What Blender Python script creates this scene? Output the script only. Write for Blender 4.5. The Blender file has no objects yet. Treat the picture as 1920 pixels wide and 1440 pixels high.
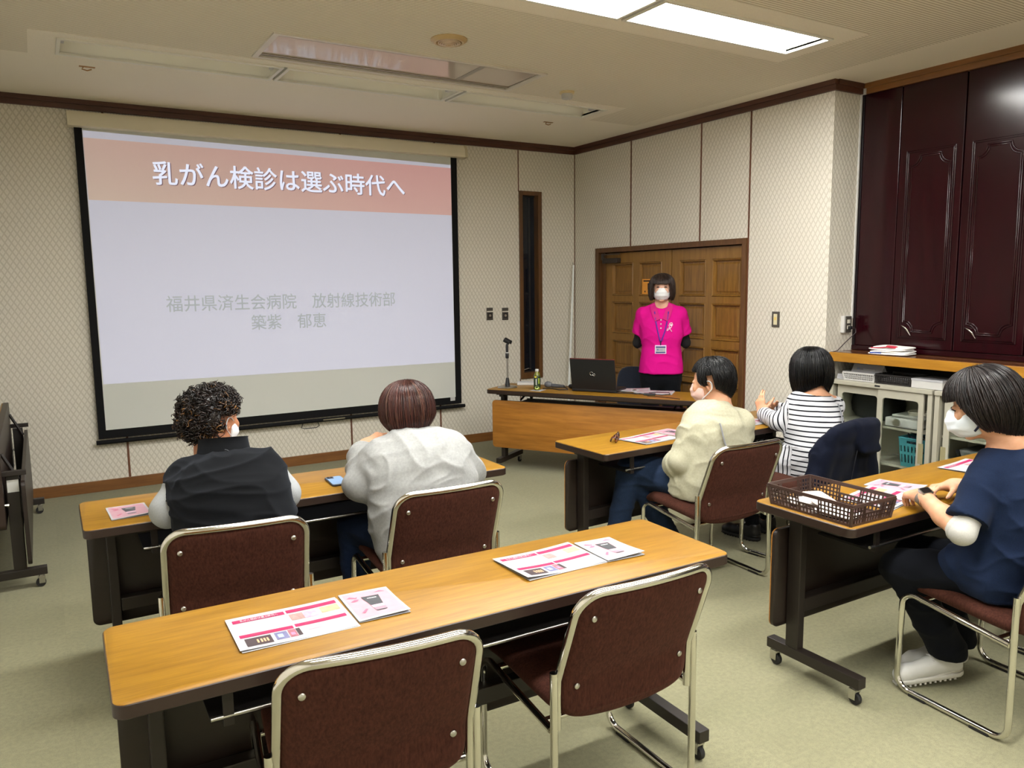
import bpy, bmesh, math, random
import numpy as np
from mathutils import Matrix, Vector
random.seed(7); RNG = np.random.default_rng(7)
SC = bpy.context.scene
COL = SC.collection
PI = math.pi

# ---------------------------------------------------------------- camera, world, lights, exposure
CAM_H = 1.581
def cam_axes(yaw, pitch, roll):
    f0 = Vector((-math.sin(yaw), math.cos(yaw), 0)); r0 = Vector((math.cos(yaw), math.sin(yaw), 0)); u0 = Vector((0, 0, 1))
    fw = f0*math.cos(pitch)-u0*math.sin(pitch); up = u0*math.cos(pitch)+f0*math.sin(pitch)
    return r0*math.cos(roll)+up*math.sin(roll), up*math.cos(roll)-r0*math.sin(roll), fw
r_, u_, f_ = cam_axes(math.radians(-31.164), math.radians(7.358), math.radians(-0.704))
cd = bpy.data.cameras.new('camera'); cam = bpy.data.objects.new('camera', cd); COL.objects.link(cam)
M = Matrix((( r_.x, u_.x, -f_.x, 0), (r_.y, u_.y, -f_.y, 0), (r_.z, u_.z, -f_.z, CAM_H), (0, 0, 0, 1)))
cam.matrix_world = M
cd.sensor_width = 36; cd.lens = 1463.46/1920*36; cd.clip_start = .05
SC.camera = cam
w = bpy.data.worlds.new('world'); SC.world = w; w.use_nodes = True
w.node_tree.nodes['Background'].inputs[0].default_value = (.010, .013, .02, 1)
w.node_tree.nodes['Background'].inputs[1].default_value = .3
SC.view_settings.view_transform = 'Standard'; SC.view_settings.look = 'None'
SC.view_settings.gamma = 1; SC.view_settings.use_curve_mapping = False
SC.view_settings.exposure = 0.84
LAMP_STRENGTH = 25.0         # the luminous panels of the lit ceiling lights
LAMP_COLOR = (1.0, .993, .968)
XR, YB, ZC = 4.90, 6.79, 2.965      # right wall, back wall, ceiling
XL, YF = -.85, -2.6                  # left wall and rear wall (outside the picture)
YP, XC = 3.69, 5.21                  # where the right wall steps back, and the cupboard front

# ---------------------------------------------------------------- materials
def lin(c):
    return tuple(((v/255)/12.92 if v/255 <= .04045 else ((v/255+.055)/1.055)**2.4) for v in c)
class NT:
    def __init__(s, name):
        s.m = bpy.data.materials.new(name); s.m.use_nodes = True
        s.t = s.m.node_tree; s.b = s.t.nodes['Principled BSDF']
    def n(s, typ, **kw):
        nd = s.t.nodes.new(typ)
        for k, v in kw.items():
            if k.startswith('i_'): nd.inputs[int(k[2:])].default_value = v
            else: setattr(nd, k, v)
        return nd
    def l(s, a, b): s.t.links.new(a, b)
    def math(s, op, a, b=None, c=None):
        nd = s.n('ShaderNodeMath', operation=op)
        for i, v in enumerate((a, b, c)):
            if v is None: continue
            if isinstance(v, (int, float)): nd.inputs[i].default_value = v
            else: s.l(v, nd.inputs[i])
        return nd.outputs[0]
    def mix(s, fac, a, b):
        nd = s.n('ShaderNodeMix', data_type='RGBA')
        for i, v in ((0, fac), (6, a), (7, b)):
            if isinstance(v, (int, float)): nd.inputs[i].default_value = v
            elif isinstance(v, tuple): nd.inputs[i].default_value = (*v, 1) if len(v) == 3 else v
            else: s.l(v, nd.inputs[i])
        return nd.outputs[2]
    def coord(s, scale=(1, 1, 1), kind='Object'):
        tc = s.n('ShaderNodeTexCoord'); mp = s.n('ShaderNodeMapping'); mp.inputs[3].default_value = scale
        s.l(tc.outputs[kind], mp.inputs[0]); return mp.outputs[0]
    def noise(s, vec, scale, detail=3, rough=.55):
        nd = s.n('ShaderNodeTexNoise'); nd.inputs['Scale'].default_value = scale
        nd.inputs['Detail'].default_value = detail; nd.inputs['Roughness'].default_value = rough
        if vec is not None: s.l(vec, nd.inputs['Vector'])
        return nd.outputs[0]
    def ramp(s, fac, a, b):
        nd = s.n('ShaderNodeMapRange', i_1=a, i_2=b); s.l(fac, nd.inputs[0]); return nd.outputs[0]
    def bump(s, h, strength=.3, dist=.002):
        nd = s.n('ShaderNodeBump'); nd.inputs['Strength'].default_value = strength; nd.inputs['Distance'].default_value = dist
        s.l(h, nd.inputs['Height']); s.l(nd.outputs[0], s.b.inputs['Normal'])
    def base(s, v):
        if isinstance(v, tuple): s.b.inputs['Base Color'].default_value = (*v, 1)
        else: s.l(v, s.b.inputs['Base Color'])
    def set(s, **kw):
        for k, v in kw.items(): s.b.inputs[k.replace('_', ' ')].default_value = v
        return s
def plain(name, rgb, rough=.5, metal=0, spec=.5, grain=0, gscale=60, bump=0, sheen=0):
    t = NT(name); c = lin(rgb)
    t.set(Roughness=rough, Metallic=metal); t.b.inputs['Specular IOR Level'].default_value = spec
    if sheen: t.b.inputs['Sheen Weight'].default_value = sheen
    if grain or bump:
        nz = t.noise(t.coord(), gscale, 4)
        if grain: t.base(t.mix(nz, tuple(v*(1-grain) for v in c), tuple(min(1, v*(1+grain)) for v in c)))
        else: t.base(c)
        if bump: t.bump(nz, bump, .002)
    else: t.base(c)
    return t.m
def wood(name, c1, c2, axis=0, rough=.35, scale=1.0, spec=.5, coat=0):
    t = NT(name); sc = [9*scale]*3; sc[axis] = .9*scale
    v = t.coord(tuple(sc)); w1 = t.noise(v, 3.2, 5, .62)
    sc2 = [60*scale]*3; sc2[axis] = 1.6*scale
    w2 = t.noise(t.coord(tuple(sc2)), 3, 3, .6)
    a = t.ramp(w1, .38, .66); b = t.ramp(w2, .35, .7)
    f = t.math('ADD', t.math('MULTIPLY', a, .6), t.math('MULTIPLY', b, .4))
    t.base(t.mix(f, lin(c1), lin(c2))); t.set(Roughness=rough); t.b.inputs['Specular IOR Level'].default_value = spec
    t.b.inputs['Coat Weight'].default_value = coat; t.b.inputs['Coat Roughness'].default_value = .15
    t.bump(w2, .06, .001)
    return t.m
def wallpaper(name, ui):
    """cream paper with an embossed lattice of leaf shaped cells; ui = horizontal axis of the wall"""
    t = NT(name); tc = t.n('ShaderNodeTexCoord'); sp = t.n('ShaderNodeSeparateXYZ'); t.l(tc.outputs['Object'], sp.inputs[0])
    U, V = t.math('DIVIDE', sp.outputs[ui], .040), t.math('DIVIDE', sp.outputs[2], .066)
    a, b = t.math('ADD', U, V), t.math('SUBTRACT', U, V)
    da = t.math('ABSOLUTE', t.math('SUBTRACT', t.math('FRACT', a), .5)); db = t.math('ABSOLUTE', t.math('SUBTRACT', t.math('FRACT', b), .5))
    la, lb = t.ramp(da, .28, .40), t.ramp(db, .34, .45)
    ln = t.math('MAXIMUM', la, lb)
    # little cross in the middle of every cell
    cu = t.math('MAXIMUM', da, db); cx = t.math('MULTIPLY', t.ramp(cu, .14, .05), .3)
    nz = t.noise(t.coord(), 3.0, 2)
    c = t.mix(t.math('MAXIMUM', t.math('MULTIPLY', ln, .78), cx), lin((221, 216, 204)), lin((192, 186, 171)))
    c = t.mix(t.math('MULTIPLY', nz, .16), c, lin((206, 200, 184)))
    t.base(c); t.set(Roughness=.62); t.b.inputs['Specular IOR Level'].default_value = .35
    fine = t.noise(t.coord(), 260, 2)
    t.bump(t.math('SUBTRACT', t.math('MULTIPLY', fine, .25), ln), .35, .003)
    return t.m
def ceiling_mat():
    t = NT('ceiling_board'); tc = t.n('ShaderNodeTexCoord'); sp = t.n('ShaderNodeSeparateXYZ'); t.l(tc.outputs['Object'], sp.inputs[0])
    inx = t.math('LESS_THAN', sp.outputs[0], 4.70); iny = t.math('LESS_THAN', sp.outputs[1], 5.60)
    mask = t.math('MULTIPLY', inx, iny)
    ph = t.math('FRACT', t.math('DIVIDE', sp.outputs[1], .021)); rib = t.ramp(t.math('ABSOLUTE', t.math('SUBTRACT', ph, .5)), .22, .38)
    rib = t.math('MULTIPLY', rib, mask)
    nz = t.noise(t.coord(), 150, 3); big = t.noise(t.coord(), 1.3, 3)
    c = t.mix(rib, lin((242, 236, 220)), lin((186, 176, 152)))
    c = t.mix(t.math('MULTIPLY', nz, .25), c, lin((222, 212, 192)))
    c = t.mix(t.math('MULTIPLY', big, .25), c, lin((226, 217, 197)))
    t.base(c); t.set(Roughness=.85); t.b.inputs['Specular IOR Level'].default_value = .2
    t.bump(t.math('SUBTRACT', t.math('MULTIPLY', nz, .4), rib), .5, .004)
    return t.m
def carpet_mat():
    t = NT('carpet'); v = t.coord(); tc = t.n('ShaderNodeTexCoord'); sp = t.n('ShaderNodeSeparateXYZ'); t.l(tc.outputs['Object'], sp.inputs[0])
    # half metre carpet tiles, each a touch different
    ix = t.math('FLOOR', t.math('DIVIDE', sp.outputs[0], .5)); iy = t.math('FLOOR', t.math('DIVIDE', sp.outputs[1], .5))
    cb = t.n('ShaderNodeCombineXYZ'); t.l(ix, cb.inputs[0]); t.l(iy, cb.inputs[1])
    wn = t.n('ShaderNodeTexWhiteNoise'); t.l(cb.outputs[0], wn.inputs[0])
    fine = t.noise(v, 420, 3, .7); mid = t.noise(v, 55, 5, .7); big = t.noise(v, 2.2, 4, .6)
    c = t.mix(t.ramp(fine, .3, .7), lin((101, 98, 76)), lin((151, 147, 119)))
    c = t.mix(t.math('MULTIPLY', t.ramp(mid, .38, .62), .55), c, lin((149, 147, 115)))
    c = t.mix(t.math('MULTIPLY', t.ramp(big, .45, .75), .30), c, lin((118, 116, 91)))
    c = t.mix(t.math('MULTIPLY', wn.outputs[0], .22), c, lin((112, 110, 86)))
    gx = t.math('ABSOLUTE', t.math('SUBTRACT', t.math('FRACT', t.math('DIVIDE', sp.outputs[0], .5)), .5)); gy = t.math('ABSOLUTE', t.math('SUBTRACT', t.math('FRACT', t.math('DIVIDE', sp.outputs[1], .5)), .5))
    seam = t.ramp(t.math('MAXIMUM', gx, gy), .4965, .499)
    c = t.mix(t.math('MULTIPLY', seam, .18), c, lin((110, 104, 86)))
    t.base(c); t.set(Roughness=.95); t.b.inputs['Specular IOR Level'].default_value = .1; t.b.inputs['Sheen Weight'].default_value = .1
    t.bump(fine, .35, .003)
    return t.m
def fabric(name, c1, c2, scale=170, rough=.9, sheen=.3, bump=.3, axis=None, tint=None, mid=30):
    t = NT(name); sc = [1, 1, 1]
    if axis is not None: sc[axis] = .3
    nz = t.noise(t.coord(tuple(sc)), scale, 4, .65); big = t.noise(t.coord(), mid, 3)
    f = t.math('ADD', t.math('MULTIPLY', t.ramp(nz, .3, .7), .7), t.math('MULTIPLY', big, .3))
    t.base(t.mix(f, lin(c1), lin(c2))); t.set(Roughness=rough); t.b.inputs['Specular IOR Level'].default_value = .15
    t.b.inputs['Sheen Weight'].default_value = sheen; t.b.inputs['Sheen Roughness'].default_value = .5
    if tint: t.b.inputs['Sheen Tint'].default_value = (*lin(tint), 1)
    t.bump(nz, bump, .002); return t.m
def emit(name, rgb, strength):
    t = NT(name); t.base((.8, .8, .8)); t.b.inputs['Emission Color'].default_value = (*rgb, 1); t.b.inputs['Emission Strength'].default_value = strength
    return t.m
def glow(name, rgb, e):
    """a patch of the projected picture: light thrown on the white screen"""
    t = NT(name); c = lin(rgb); t.base(tuple(v*.62 for v in c)); t.set(Roughness=.7); t.b.inputs['Specular IOR Level'].default_value = .1
    t.b.inputs['Emission Color'].default_value = (*c, 1); t.b.inputs['Emission Strength'].default_value = e
    return t.m
MT = {}
MT['paper_back'] = wallpaper('wallpaper_back', 0)
MT['paper_side'] = wallpaper('wallpaper_side', 1)
MT['ceiling'] = ceiling_mat()
MT['ceil_smooth'] = plain('ceiling_smooth', (238, 231, 215), .85, spec=.2, grain=.10, gscale=140, bump=.2)
MT['carpet'] = carpet_mat()
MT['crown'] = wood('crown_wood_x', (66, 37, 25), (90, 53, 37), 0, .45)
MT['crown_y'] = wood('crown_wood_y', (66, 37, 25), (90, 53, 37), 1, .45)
MT['crown_lit'] = wood('crown_wood_lit', (112, 74, 36), (138, 92, 46), 1, .4)  # lit copy of the crown wood: lamp light put into its colour
MT['base'] = wood('baseboard_wood', (106, 66, 28), (132, 88, 42), 0, .45)
MT['strip'] = wood('strip_wood', (88, 52, 34), (112, 70, 46), 2, .5)
MT['frame_wood'] = wood('frame_wood', (80, 52, 26), (110, 75, 40), 2, .4)
MT['door'] = wood('door_wood', (122, 86, 32), (148, 108, 48), 2, .38, coat=.15)
MT['door_panel'] = wood('door_panel_wood', (108, 74, 27), (150, 108, 47), 2, .38, 1.4, coat=.15)
MT['table_top'] = wood('table_laminate', (124, 86, 17), (156, 114, 29), 0, .40, 1.5, .4)
MT['desk_panel'] = wood('amber_laminate', (142, 90, 28), (184, 124, 48), 0, .38, 1.0)
MT['edge'] = plain('dark_brown_edge', (42, 28, 21), .42, grain=.12, gscale=20)
MT['steel_brown'] = plain('brown_painted_steel', (30, 23, 18), .45, spec=.5)
MT['panel_brown'] = wood('dark_laminate', (27, 18, 14), (35, 24, 18), 0, .42)
MT['chrome'] = plain('chrome', (222, 220, 214), .12, 1)
MT['steel'] = plain('brushed_steel', (190, 188, 182), .3, 1)
MT['chair'] = fabric('brown_chair_fabric', (36, 17, 11), (78, 43, 32), 150, .9, .12, .5, 2, (200, 140, 120))
MT['rubber'] = plain('black_rubber', (24, 23, 23), .7)
MT['black'] = plain('black_plastic', (20, 20, 22), .45)
MT['white_metal'] = plain('white_enamel', (226, 224, 212), .4)
MT['white'] = plain('white_plastic', (192, 191, 188), .4)
MT['screen_white'] = plain('screen_cloth', (206, 208, 203), .8, spec=.1)
MT['screen_black'] = plain('screen_border', (14, 14, 16), .75, spec=.2)
MT['ivory'] = plain('ivory_metal', (224, 217, 194), .45, grain=.03, gscale=8)
MT['maroon'] = wood('maroon_lacquer', (26, 3, 8), (42, 5, 12), 2, .17, .8, .38, .08)
MT['counter'] = wood('counter_front_wood', (152, 102, 26), (180, 128, 40), 1, .35)
MT['counter_top'] = wood('counter_top_wood', (86, 50, 26), (106, 65, 35), 1, .2, 1, .5, .4)
MT['locker'] = plain('putty_steel', (172, 168, 152), .45, grain=.03, gscale=5)
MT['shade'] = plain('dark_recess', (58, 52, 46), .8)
MT['paper'] = plain('white_paper', (172, 172, 175), .6, spec=.3)
MT['pink'] = plain('pink_print', (160, 34, 82), .6, spec=.3, grain=.15, gscale=25)
MT['pale_pink'] = plain('pale_pink_print', (186, 146, 156), .6, spec=.3, grain=.12, gscale=40)
MT['grey_print'] = plain('grey_print', (150, 150, 152), .6)
MT['lamp'] = emit('lamp_panel', LAMP_COLOR, LAMP_STRENGTH)

# ---------------------------------------------------------------- mesh helpers
class MB:
    """collects shapes; build() links them as ONE mesh object"""
    def __init__(s): s.v = []; s.f = []; s.mi = []; s.cur = 0
    def add(s, vs, fs):
        o = len(s.v); s.v += [tuple(v) for v in vs]; s.f += [tuple(i+o for i in f) for f in fs]; s.mi += [s.cur]*len(fs); return s
    def box(s, a, b, bev=0):
        x0, y0, z0 = [min(p, q) for p, q in zip(a, b)]; x1, y1, z1 = [max(p, q) for p, q in zip(a, b)]
        if bev <= 0:
            return s.add([(x0,y0,z0),(x1,y0,z0),(x1,y1,z0),(x0,y1,z0),(x0,y0,z1),(x1,y0,z1),(x1,y1,z1),(x0,y1,z1)],
                         [(3,2,1,0),(4,5,6,7),(0,1,5,4),(1,2,6,5),(2,3,7,6),(3,0,4,7)])
        bm = bmesh.new(); bmesh.ops.create_cube(bm, size=1)
        for v in bm.verts: v.co = Vector(((x0+x1)/2+v.co.x*(x1-x0), (y0+y1)/2+v.co.y*(y1-y0), (z0+z1)/2+v.co.z*(z1-z0)))
        bmesh.ops.bevel(bm, geom=list(bm.edges), offset=bev, segments=2, affect='EDGES', profile=.6)
        bm.verts.index_update(); s.add([v.co[:] for v in bm.verts], [[v.index for v in f.verts] for f in bm.faces]); bm.free(); return s
    def prism(s, poly, z0, z1, bev=0, axis=2):
        n = len(poly)
        def P(p, z): return {2: (p[0], p[1], z), 1: (p[0], z, p[1]), 0: (z, p[0], p[1])}[axis]
        vs, fs = [], []
        if bev:
            cx = sum(p[0] for p in poly)/n; cy = sum(p[1] for p in poly)/n
            def ins(p, e):
                dx, dy = p[0]-cx, p[1]-cy; return (p[0]-math.copysign(min(e, abs(dx)), dx), p[1]-math.copysign(min(e, abs(dy)), dy))
            rings = [([ins(p, bev) for p in poly], z0), (poly, z0+bev), (poly, z1-bev), ([ins(p, bev) for p in poly], z1)]
        else: rings = [(poly, z0), (poly, z1)]
        for ring, z in rings: vs += [P(p, z) for p in ring]
        for k in range(len(rings)-1):
            for i in range(n): fs.append((k*n+i, k*n+(i+1) % n, (k+1)*n+(i+1) % n, (k+1)*n+i))
        fs.append(tuple(range(n-1, -1, -1))); fs.append(tuple((len(rings)-1)*n+i for i in range(n)))
        if axis == 1: fs = [f[::-1] for f in fs]
        return s.add(vs, fs)
    def tube(s, path, r, sides=8, closed=False, cap=True):
        P = [Vector(p) for p in path]; n = len(P); rr = r if hasattr(r, '__len__') else [r]*n
        vs, fs = [], []; prev = None
        for i, p in enumerate(P):
            if closed: d = P[(i+1) % n]-P[i-1]
            else: d = P[min(i+1, n-1)]-P[max(i-1, 0)]
            if d.length < 1e-9: d = Vector((0, 0, 1))
            d.normalize()
            if prev is None:
                a = d.cross(Vector((0, 0, 1)) if abs(d.z) < .9 else Vector((1, 0, 0))).normalized()
            else:
                a = prev-d*prev.dot(d)
                a = a.normalized() if a.length > 1e-6 else d.orthogonal().normalized()
            prev = a; b = d.cross(a)
            for k in range(sides):
                t = 2*PI*k/sides; vs.append(p+(a*math.cos(t)+b*math.sin(t))*rr[i])
        m = n if closed else n-1
        for i in range(m):
            for k in range(sides):
                j = (i+1) % n; k2 = (k+1) % sides
                fs.append((i*sides+k, i*sides+k2, j*sides+k2, j*sides+k))
        if cap and not closed:
            fs.append(tuple(range(sides-1, -1, -1))); fs.append(tuple((n-1)*sides+k for k in range(sides)))
        return s.add(vs, fs)
    def lathe(s, prof, center=(0, 0, 0), sides=20, axis=2):
        vs, fs = [], []; n = len(prof)
        for r, z in prof:
            for k in range(sides):
                t = 2*PI*k/sides; p = (r*math.cos(t), r*math.sin(t), z)
                if axis == 0: p = (p[2], p[0], p[1])
                if axis == 1: p = (p[1], p[2], p[0])
                vs.append((p[0]+center[0], p[1]+center[1], p[2]+center[2]))
        for i in range(n-1):
            for k in range(sides):
                k2 = (k+1) % sides; fs.append((i*sides+k, i*sides+k2, (i+1)*sides+k2, (i+1)*sides+k))
        fs.append(tuple(range(sides-1, -1, -1))); fs.append(tuple((n-1)*sides+k for k in range(sides)))
        return s.add(vs, fs)
    def quad(s, a, b, c, d): return s.add([a, b, c, d], [(0, 1, 2, 3)])
    def build(s, name, mats, parent=None, loc=(0, 0, 0), rot=(0, 0, 0), smooth=None, **tags):
        me = bpy.data.meshes.new(name); me.from_pydata(s.v, [], s.f)
        for m in (mats if isinstance(mats, (list, tuple)) else [mats]): me.materials.append(m)
        if any(s.mi): me.polygons.foreach_set('material_index', s.mi)
        o = bpy.data.objects.new(name, me); COL.objects.link(o); o.location = loc; o.rotation_euler = rot
        if parent: o.parent = parent
        if smooth is not None:
            me.polygons.foreach_set('use_smooth', [True]*len(me.polygons))
            if smooth < 170:
                bm = bmesh.new(); bm.from_mesh(me)
                for e in bm.edges:
                    if len(e.link_faces) == 2 and e.calc_face_angle(0) > math.radians(smooth): e.smooth = False
                bm.to_mesh(me); bm.free()
        for k, v in tags.items(): o[k] = v
        return o
def empty(name, label, cat, loc=(0, 0, 0), rz=0, group=None, kind=None):
    o = bpy.data.objects.new(name, None); COL.objects.link(o); o.location = loc; o.rotation_euler = (0, 0, rz)
    o.empty_display_size = .1
    if label: o['label'] = label
    if cat: o['category'] = cat
    if group: o['group'] = group
    if kind: o['kind'] = kind
    return o
def dup(o, parent=None, **tags):
    c = o.copy(); COL.objects.link(c)
    if parent: c.parent = parent
    for ch in list(o.children): dup(ch, c)
    for k, v in tags.items(): c[k] = v
    return c
def rrect(x0, y0, x1, y1, r, n=6):
    P = []
    for cx, cy, a0 in ((x1-r, y1-r, 0), (x0+r, y1-r, PI/2), (x0+r, y0+r, PI), (x1-r, y0+r, 1.5*PI)):
        for i in range(n+1):
            a = a0+PI/2*i/n; P.append((cx+r*math.cos(a), cy+r*math.sin(a)))
    return P
def fillet(pts, rad, n=6, closed=False):
    P = [Vector(p) for p in pts]; out = []; N = len(P)
    for i, p in enumerate(P):
        r = rad[i] if hasattr(rad, '__len__') else rad
        if (not closed and i in (0, N-1)) or r <= 0: out.append(p); continue
        a = (P[i-1]-p).normalized(); b = (P[(i+1) % N]-p).normalized(); ang = a.angle(b)
        if ang > PI-.02: out.append(p); continue
        t = min(r/math.tan(ang/2), .49*(P[i-1]-p).length, .49*(P[(i+1) % N]-p).length); r2 = t*math.tan(ang/2)
        c = p+(a+b).normalized()*(r2/math.sin(ang/2)); s = p+a*t; e = p+b*t
        for k in range(n+1):
            d = (s-c).lerp(e-c, k/n); out.append(c+d.normalized()*r2)
    return out
def pillow(w, d, t, n=18, p=7, deform=None, edge=6):
    """a cushion with rounded outline and rounded rim, in the xy plane"""
    vs, fs = [], []; N = n+1
    for side in (1, -1):
        for j in range(N):
            for i in range(N):
                u, v = math.sin((i/n-.5)*PI), math.sin((j/n-.5)*PI); m = max(abs(u), abs(v))
                q = (abs(u)**p+abs(v)**p)**(1/p) if m > 0 else 1; k = m/q if q > 0 else 1
                h = max(0, 1-m**edge)**.5
                vs.append([u*k*w/2, v*k*d/2, side*h*t/2])
    for j in range(n):
        for i in range(n):
            a = j*N+i; fs.append((a, a+1, a+N+1, a+N)); b = N*N+a; fs.append((b, b+N, b+N+1, b+1))
    if deform: vs = [deform(*v) for v in vs]
    bm = bmesh.new(); bv = [bm.verts.new(v) for v in vs]
    for f in fs: bm.faces.new([bv[i] for i in f])
    bmesh.ops.remove_doubles(bm, verts=bm.verts, dist=1e-5); bm.verts.index_update()
    r = MB().add([v.co[:] for v in bm.verts], [[v.index for v in f.verts] for f in bm.faces]); bm.free(); return r
def text_mesh(body, bold=0.0):
    cu = bpy.data.curves.new('lettering', 'FONT'); cu.body = body; cu.size = 1; cu.resolution_u = 3; cu.offset = bold
    o = bpy.data.objects.new('lettering', cu); COL.objects.link(o)
    dg = bpy.context.evaluated_depsgraph_get(); dg.update(); me = bpy.data.meshes.new_from_object(o.evaluated_get(dg))
    bpy.data.objects.remove(o); bpy.data.curves.remove(cu)
    return me
def embolden(co, me, d):
    n = len(me.vertices); V = []; fs = [tuple(p.vertices) for p in me.polygons]; F = []
    for i, (dx, dy) in enumerate(((0, 0), (d, 0), (-d, 0), (0, d), (0, -d), (d*.7, d*.7), (-d*.7, d*.7), (d*.7, -d*.7), (-d*.7, -d*.7))):
        V.append(co+np.array((dx, dy, 0))); F += [tuple(v+i*n for v in f) for f in fs]
    m2 = bpy.data.meshes.new('lettering'); m2.from_pydata(np.concatenate(V).tolist(), [], F); return m2, np.concatenate(V)
def text_on(body, o3, ux, uy, width, height, mat, parent, name='lettering', bold=0.0, lift=.0012, mwi=None):
    """flat lettering: lower left corner o3, running along ux, rising along uy, fitted to width x height"""
    me = text_mesh(body); n = len(me.vertices)
    if n == 0: return None
    co = np.zeros(n*3); me.vertices.foreach_get('co', co); co = co.reshape(-1, 3)
    if bold: me, co = embolden(co, me, bold)
    mn, mx = co.min(0), co.max(0); sx = width/max(mx[0]-mn[0], 1e-6); sy = height/max(mx[1]-mn[1], 1e-6)
    ux, uy = np.array(ux, float), np.array(uy, float); nz = np.cross(ux, uy); nz /= np.linalg.norm(nz)
    W = np.array(o3)+np.outer((co[:, 0]-mn[0])*sx, ux)+np.outer((co[:, 1]-mn[1])*sy, uy)+nz*lift
    me.vertices.foreach_set('co', W.ravel()); me.update(); me.materials.clear(); me.materials.append(mat)
    o = bpy.data.objects.new(name, me); COL.objects.link(o); o.parent = parent
    return o
def S(o): o['kind'] = 'structure'; return o
# ---------------------------------------------------------------- the room shell
def holes_plane(x0, x1, y0, y1, z, holes, t=.02):
    xs = sorted({x0, x1, *[h[0] for h in holes], *[h[1] for h in holes]}); ys = sorted({y0, y1, *[h[2] for h in holes], *[h[3] for h in holes]})
    m = MB()
    for a, b in zip(xs, xs[1:]):
        for c, d in zip(ys, ys[1:]):
            if any(h[0] <= (a+b)/2 <= h[1] and h[2] <= (c+d)/2 <= h[3] for h in holes): continue
            m.box((a, c, z), (b, d, z+t))
    return m
LX = (.21, 4.06); ROWS = [(5.175, 5.515), (3.075, 3.415), (.98, 1.32), (-1.12, -.78)]
AC = (1.24, 3.02, 4.52, 5.01)
holes = [(LX[0], LX[1], a, b) for a, b in ROWS]+[AC]
S(MB().box((XL-.1, YF-.1, -.06), (XR+1.0, YB+.1, 0)).build('floor', MT['carpet']))
S(holes_plane(XL-.1, XR+1.0, YF-.1, YB+.1, ZC, holes).build('ceiling', MT['ceiling']))
S(MB().box((XL-.1, YF-.1, ZC+.24), (XR+1.0, YB+.1, ZC+.3)).build('ceiling_slab', MT['shade']))
# back wall with the narrow window opening
WX0, WX1, WZ0, WZ1 = 4.245, 4.435, .66, 2.46
bw = MB()
for a, b in (((XL-.1, YB, 0), (WX0, YB+.12, ZC)), ((WX1, YB, 0), (XR+.1, YB+.12, ZC)), ((WX0, YB, 0), (WX1, YB+.12, WZ0)), ((WX0, YB, WZ1), (WX1, YB+.12, ZC))): bw.box(a, b)
wall_back = S(bw.build('wall_back', MT['paper_back']))
# right wall up to the step, with the door opening, then the step itself
DY0, DY1, DZ = 4.475, 6.365, 1.875
rw = MB()
for a, b in (((XR, YP, 0), (XR+.12, DY0, ZC)), ((XR, DY1, 0), (XR+.12, YB, ZC)), ((XR, DY0, DZ), (XR+.12, DY1, ZC))): rw.box(a, b)
wall_right = S(rw.build('wall_right', MT['paper_side']))
S(MB().box((XR+.001, YP-.012, 0), (XR+1.0, YP+.06, ZC)).build('wall_return', MT['paper_back']))
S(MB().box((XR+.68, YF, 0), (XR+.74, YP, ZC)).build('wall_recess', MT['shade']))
S(MB().box((XL-.1, YF, 0), (XL, YB, ZC)).build('wall_left', MT['paper_side']))
S(MB().box((XL, YF-.1, 0), (XR+1.0, YF, ZC)).build('wall_front', MT['paper_back']))
S(MB().box((5.03, DY0-.1, 0), (5.05, DY1+.1, ZC)).build('wall_corridor', MT['shade']))
# wooden cornice, two steps
def cornice(name, a, b, n, mat):
    a, b, n = Vector(a), Vector(b), Vector(n); d = (b-a); m = MB()
    for t0, z0, z1 in ((.022, .072, .032), (.034, .034, .0)):
        p, q = a, b
        vs = [p+Vector((0, 0, -z0)), q+Vector((0, 0, -z0)), q+n*t0+Vector((0, 0, -z0)), p+n*t0+Vector((0, 0, -z0)), p+Vector((0, 0, -z1)), q+Vector((0, 0, -z1)), q+n*t0+Vector((0, 0, -z1)), p+n*t0+Vector((0, 0, -z1))]
        m.add(vs, [(3,2,1,0),(4,5,6,7),(0,1,5,4),(1,2,6,5),(2,3,7,6),(3,0,4,7)])
    return S(m.build(name, mat))
cornice('trim_1', (XL, YB, ZC), (XR, YB, ZC), (0, -1, 0), MT['crown'])
cornice('trim_2', (XR, YB, ZC), (XR, YP-.034, ZC), (-1, 0, 0), MT['crown_y'])
cornice('trim_3', (XR, YP-.012, ZC), (XC, YP-.012, ZC), (0, -1, 0), MT['crown'])
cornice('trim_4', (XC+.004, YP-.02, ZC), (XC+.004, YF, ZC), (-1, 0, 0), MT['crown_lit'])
S(MB().box((XL, YB-.014, 0), (XR, YB, .088), .003).build('baseboard_back', MT['base']))
S(MB().box((XR-.014, YP, 0), (XR, DY0-.045, .088), .003).build('baseboard_right', MT['base']))
S(MB().box((XR-.014, DY1+.045, 0), (XR, YB-.014, .088), .003).build('baseboard_right_corner', MT['base']))
S(MB().box((XR, YP-.026, 0), (XR+.3, YP-.012, .088), .003).build('baseboard_return', MT['base']))
# brown seam strips of the papered panels
k = 5
for x in (.535, 2.382, 3.289):
    S(MB().box((x-.008, YB-.004, .088), (x+.008, YB, ZC-.07)).build('trim_%d' % k, MT['strip'])); k += 1
S(MB().box((4.203, YB-.004, 2.49), (4.213, YB, ZC-.07)).build('trim_%d' % k, MT['strip'])); k += 1
S(MB().box((4.203, YB-.004, .088), (4.213, YB, .60)).build('trim_%d' % k, MT['strip'])); k += 1
for y, z0 in ((5.879, DZ+.04), (4.965, DZ+.04), (4.427, .088)):
    S(MB().box((XR-.004, y-.007, z0), (XR, y+.007, ZC-.07)).build('trim_%d' % k, MT['strip'])); k += 1
S(MB().box((XR-.006, YB-.006, .088), (XR, YB, ZC-.07)).build('trim_%d' % k, MT['strip'])); k += 1
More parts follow.
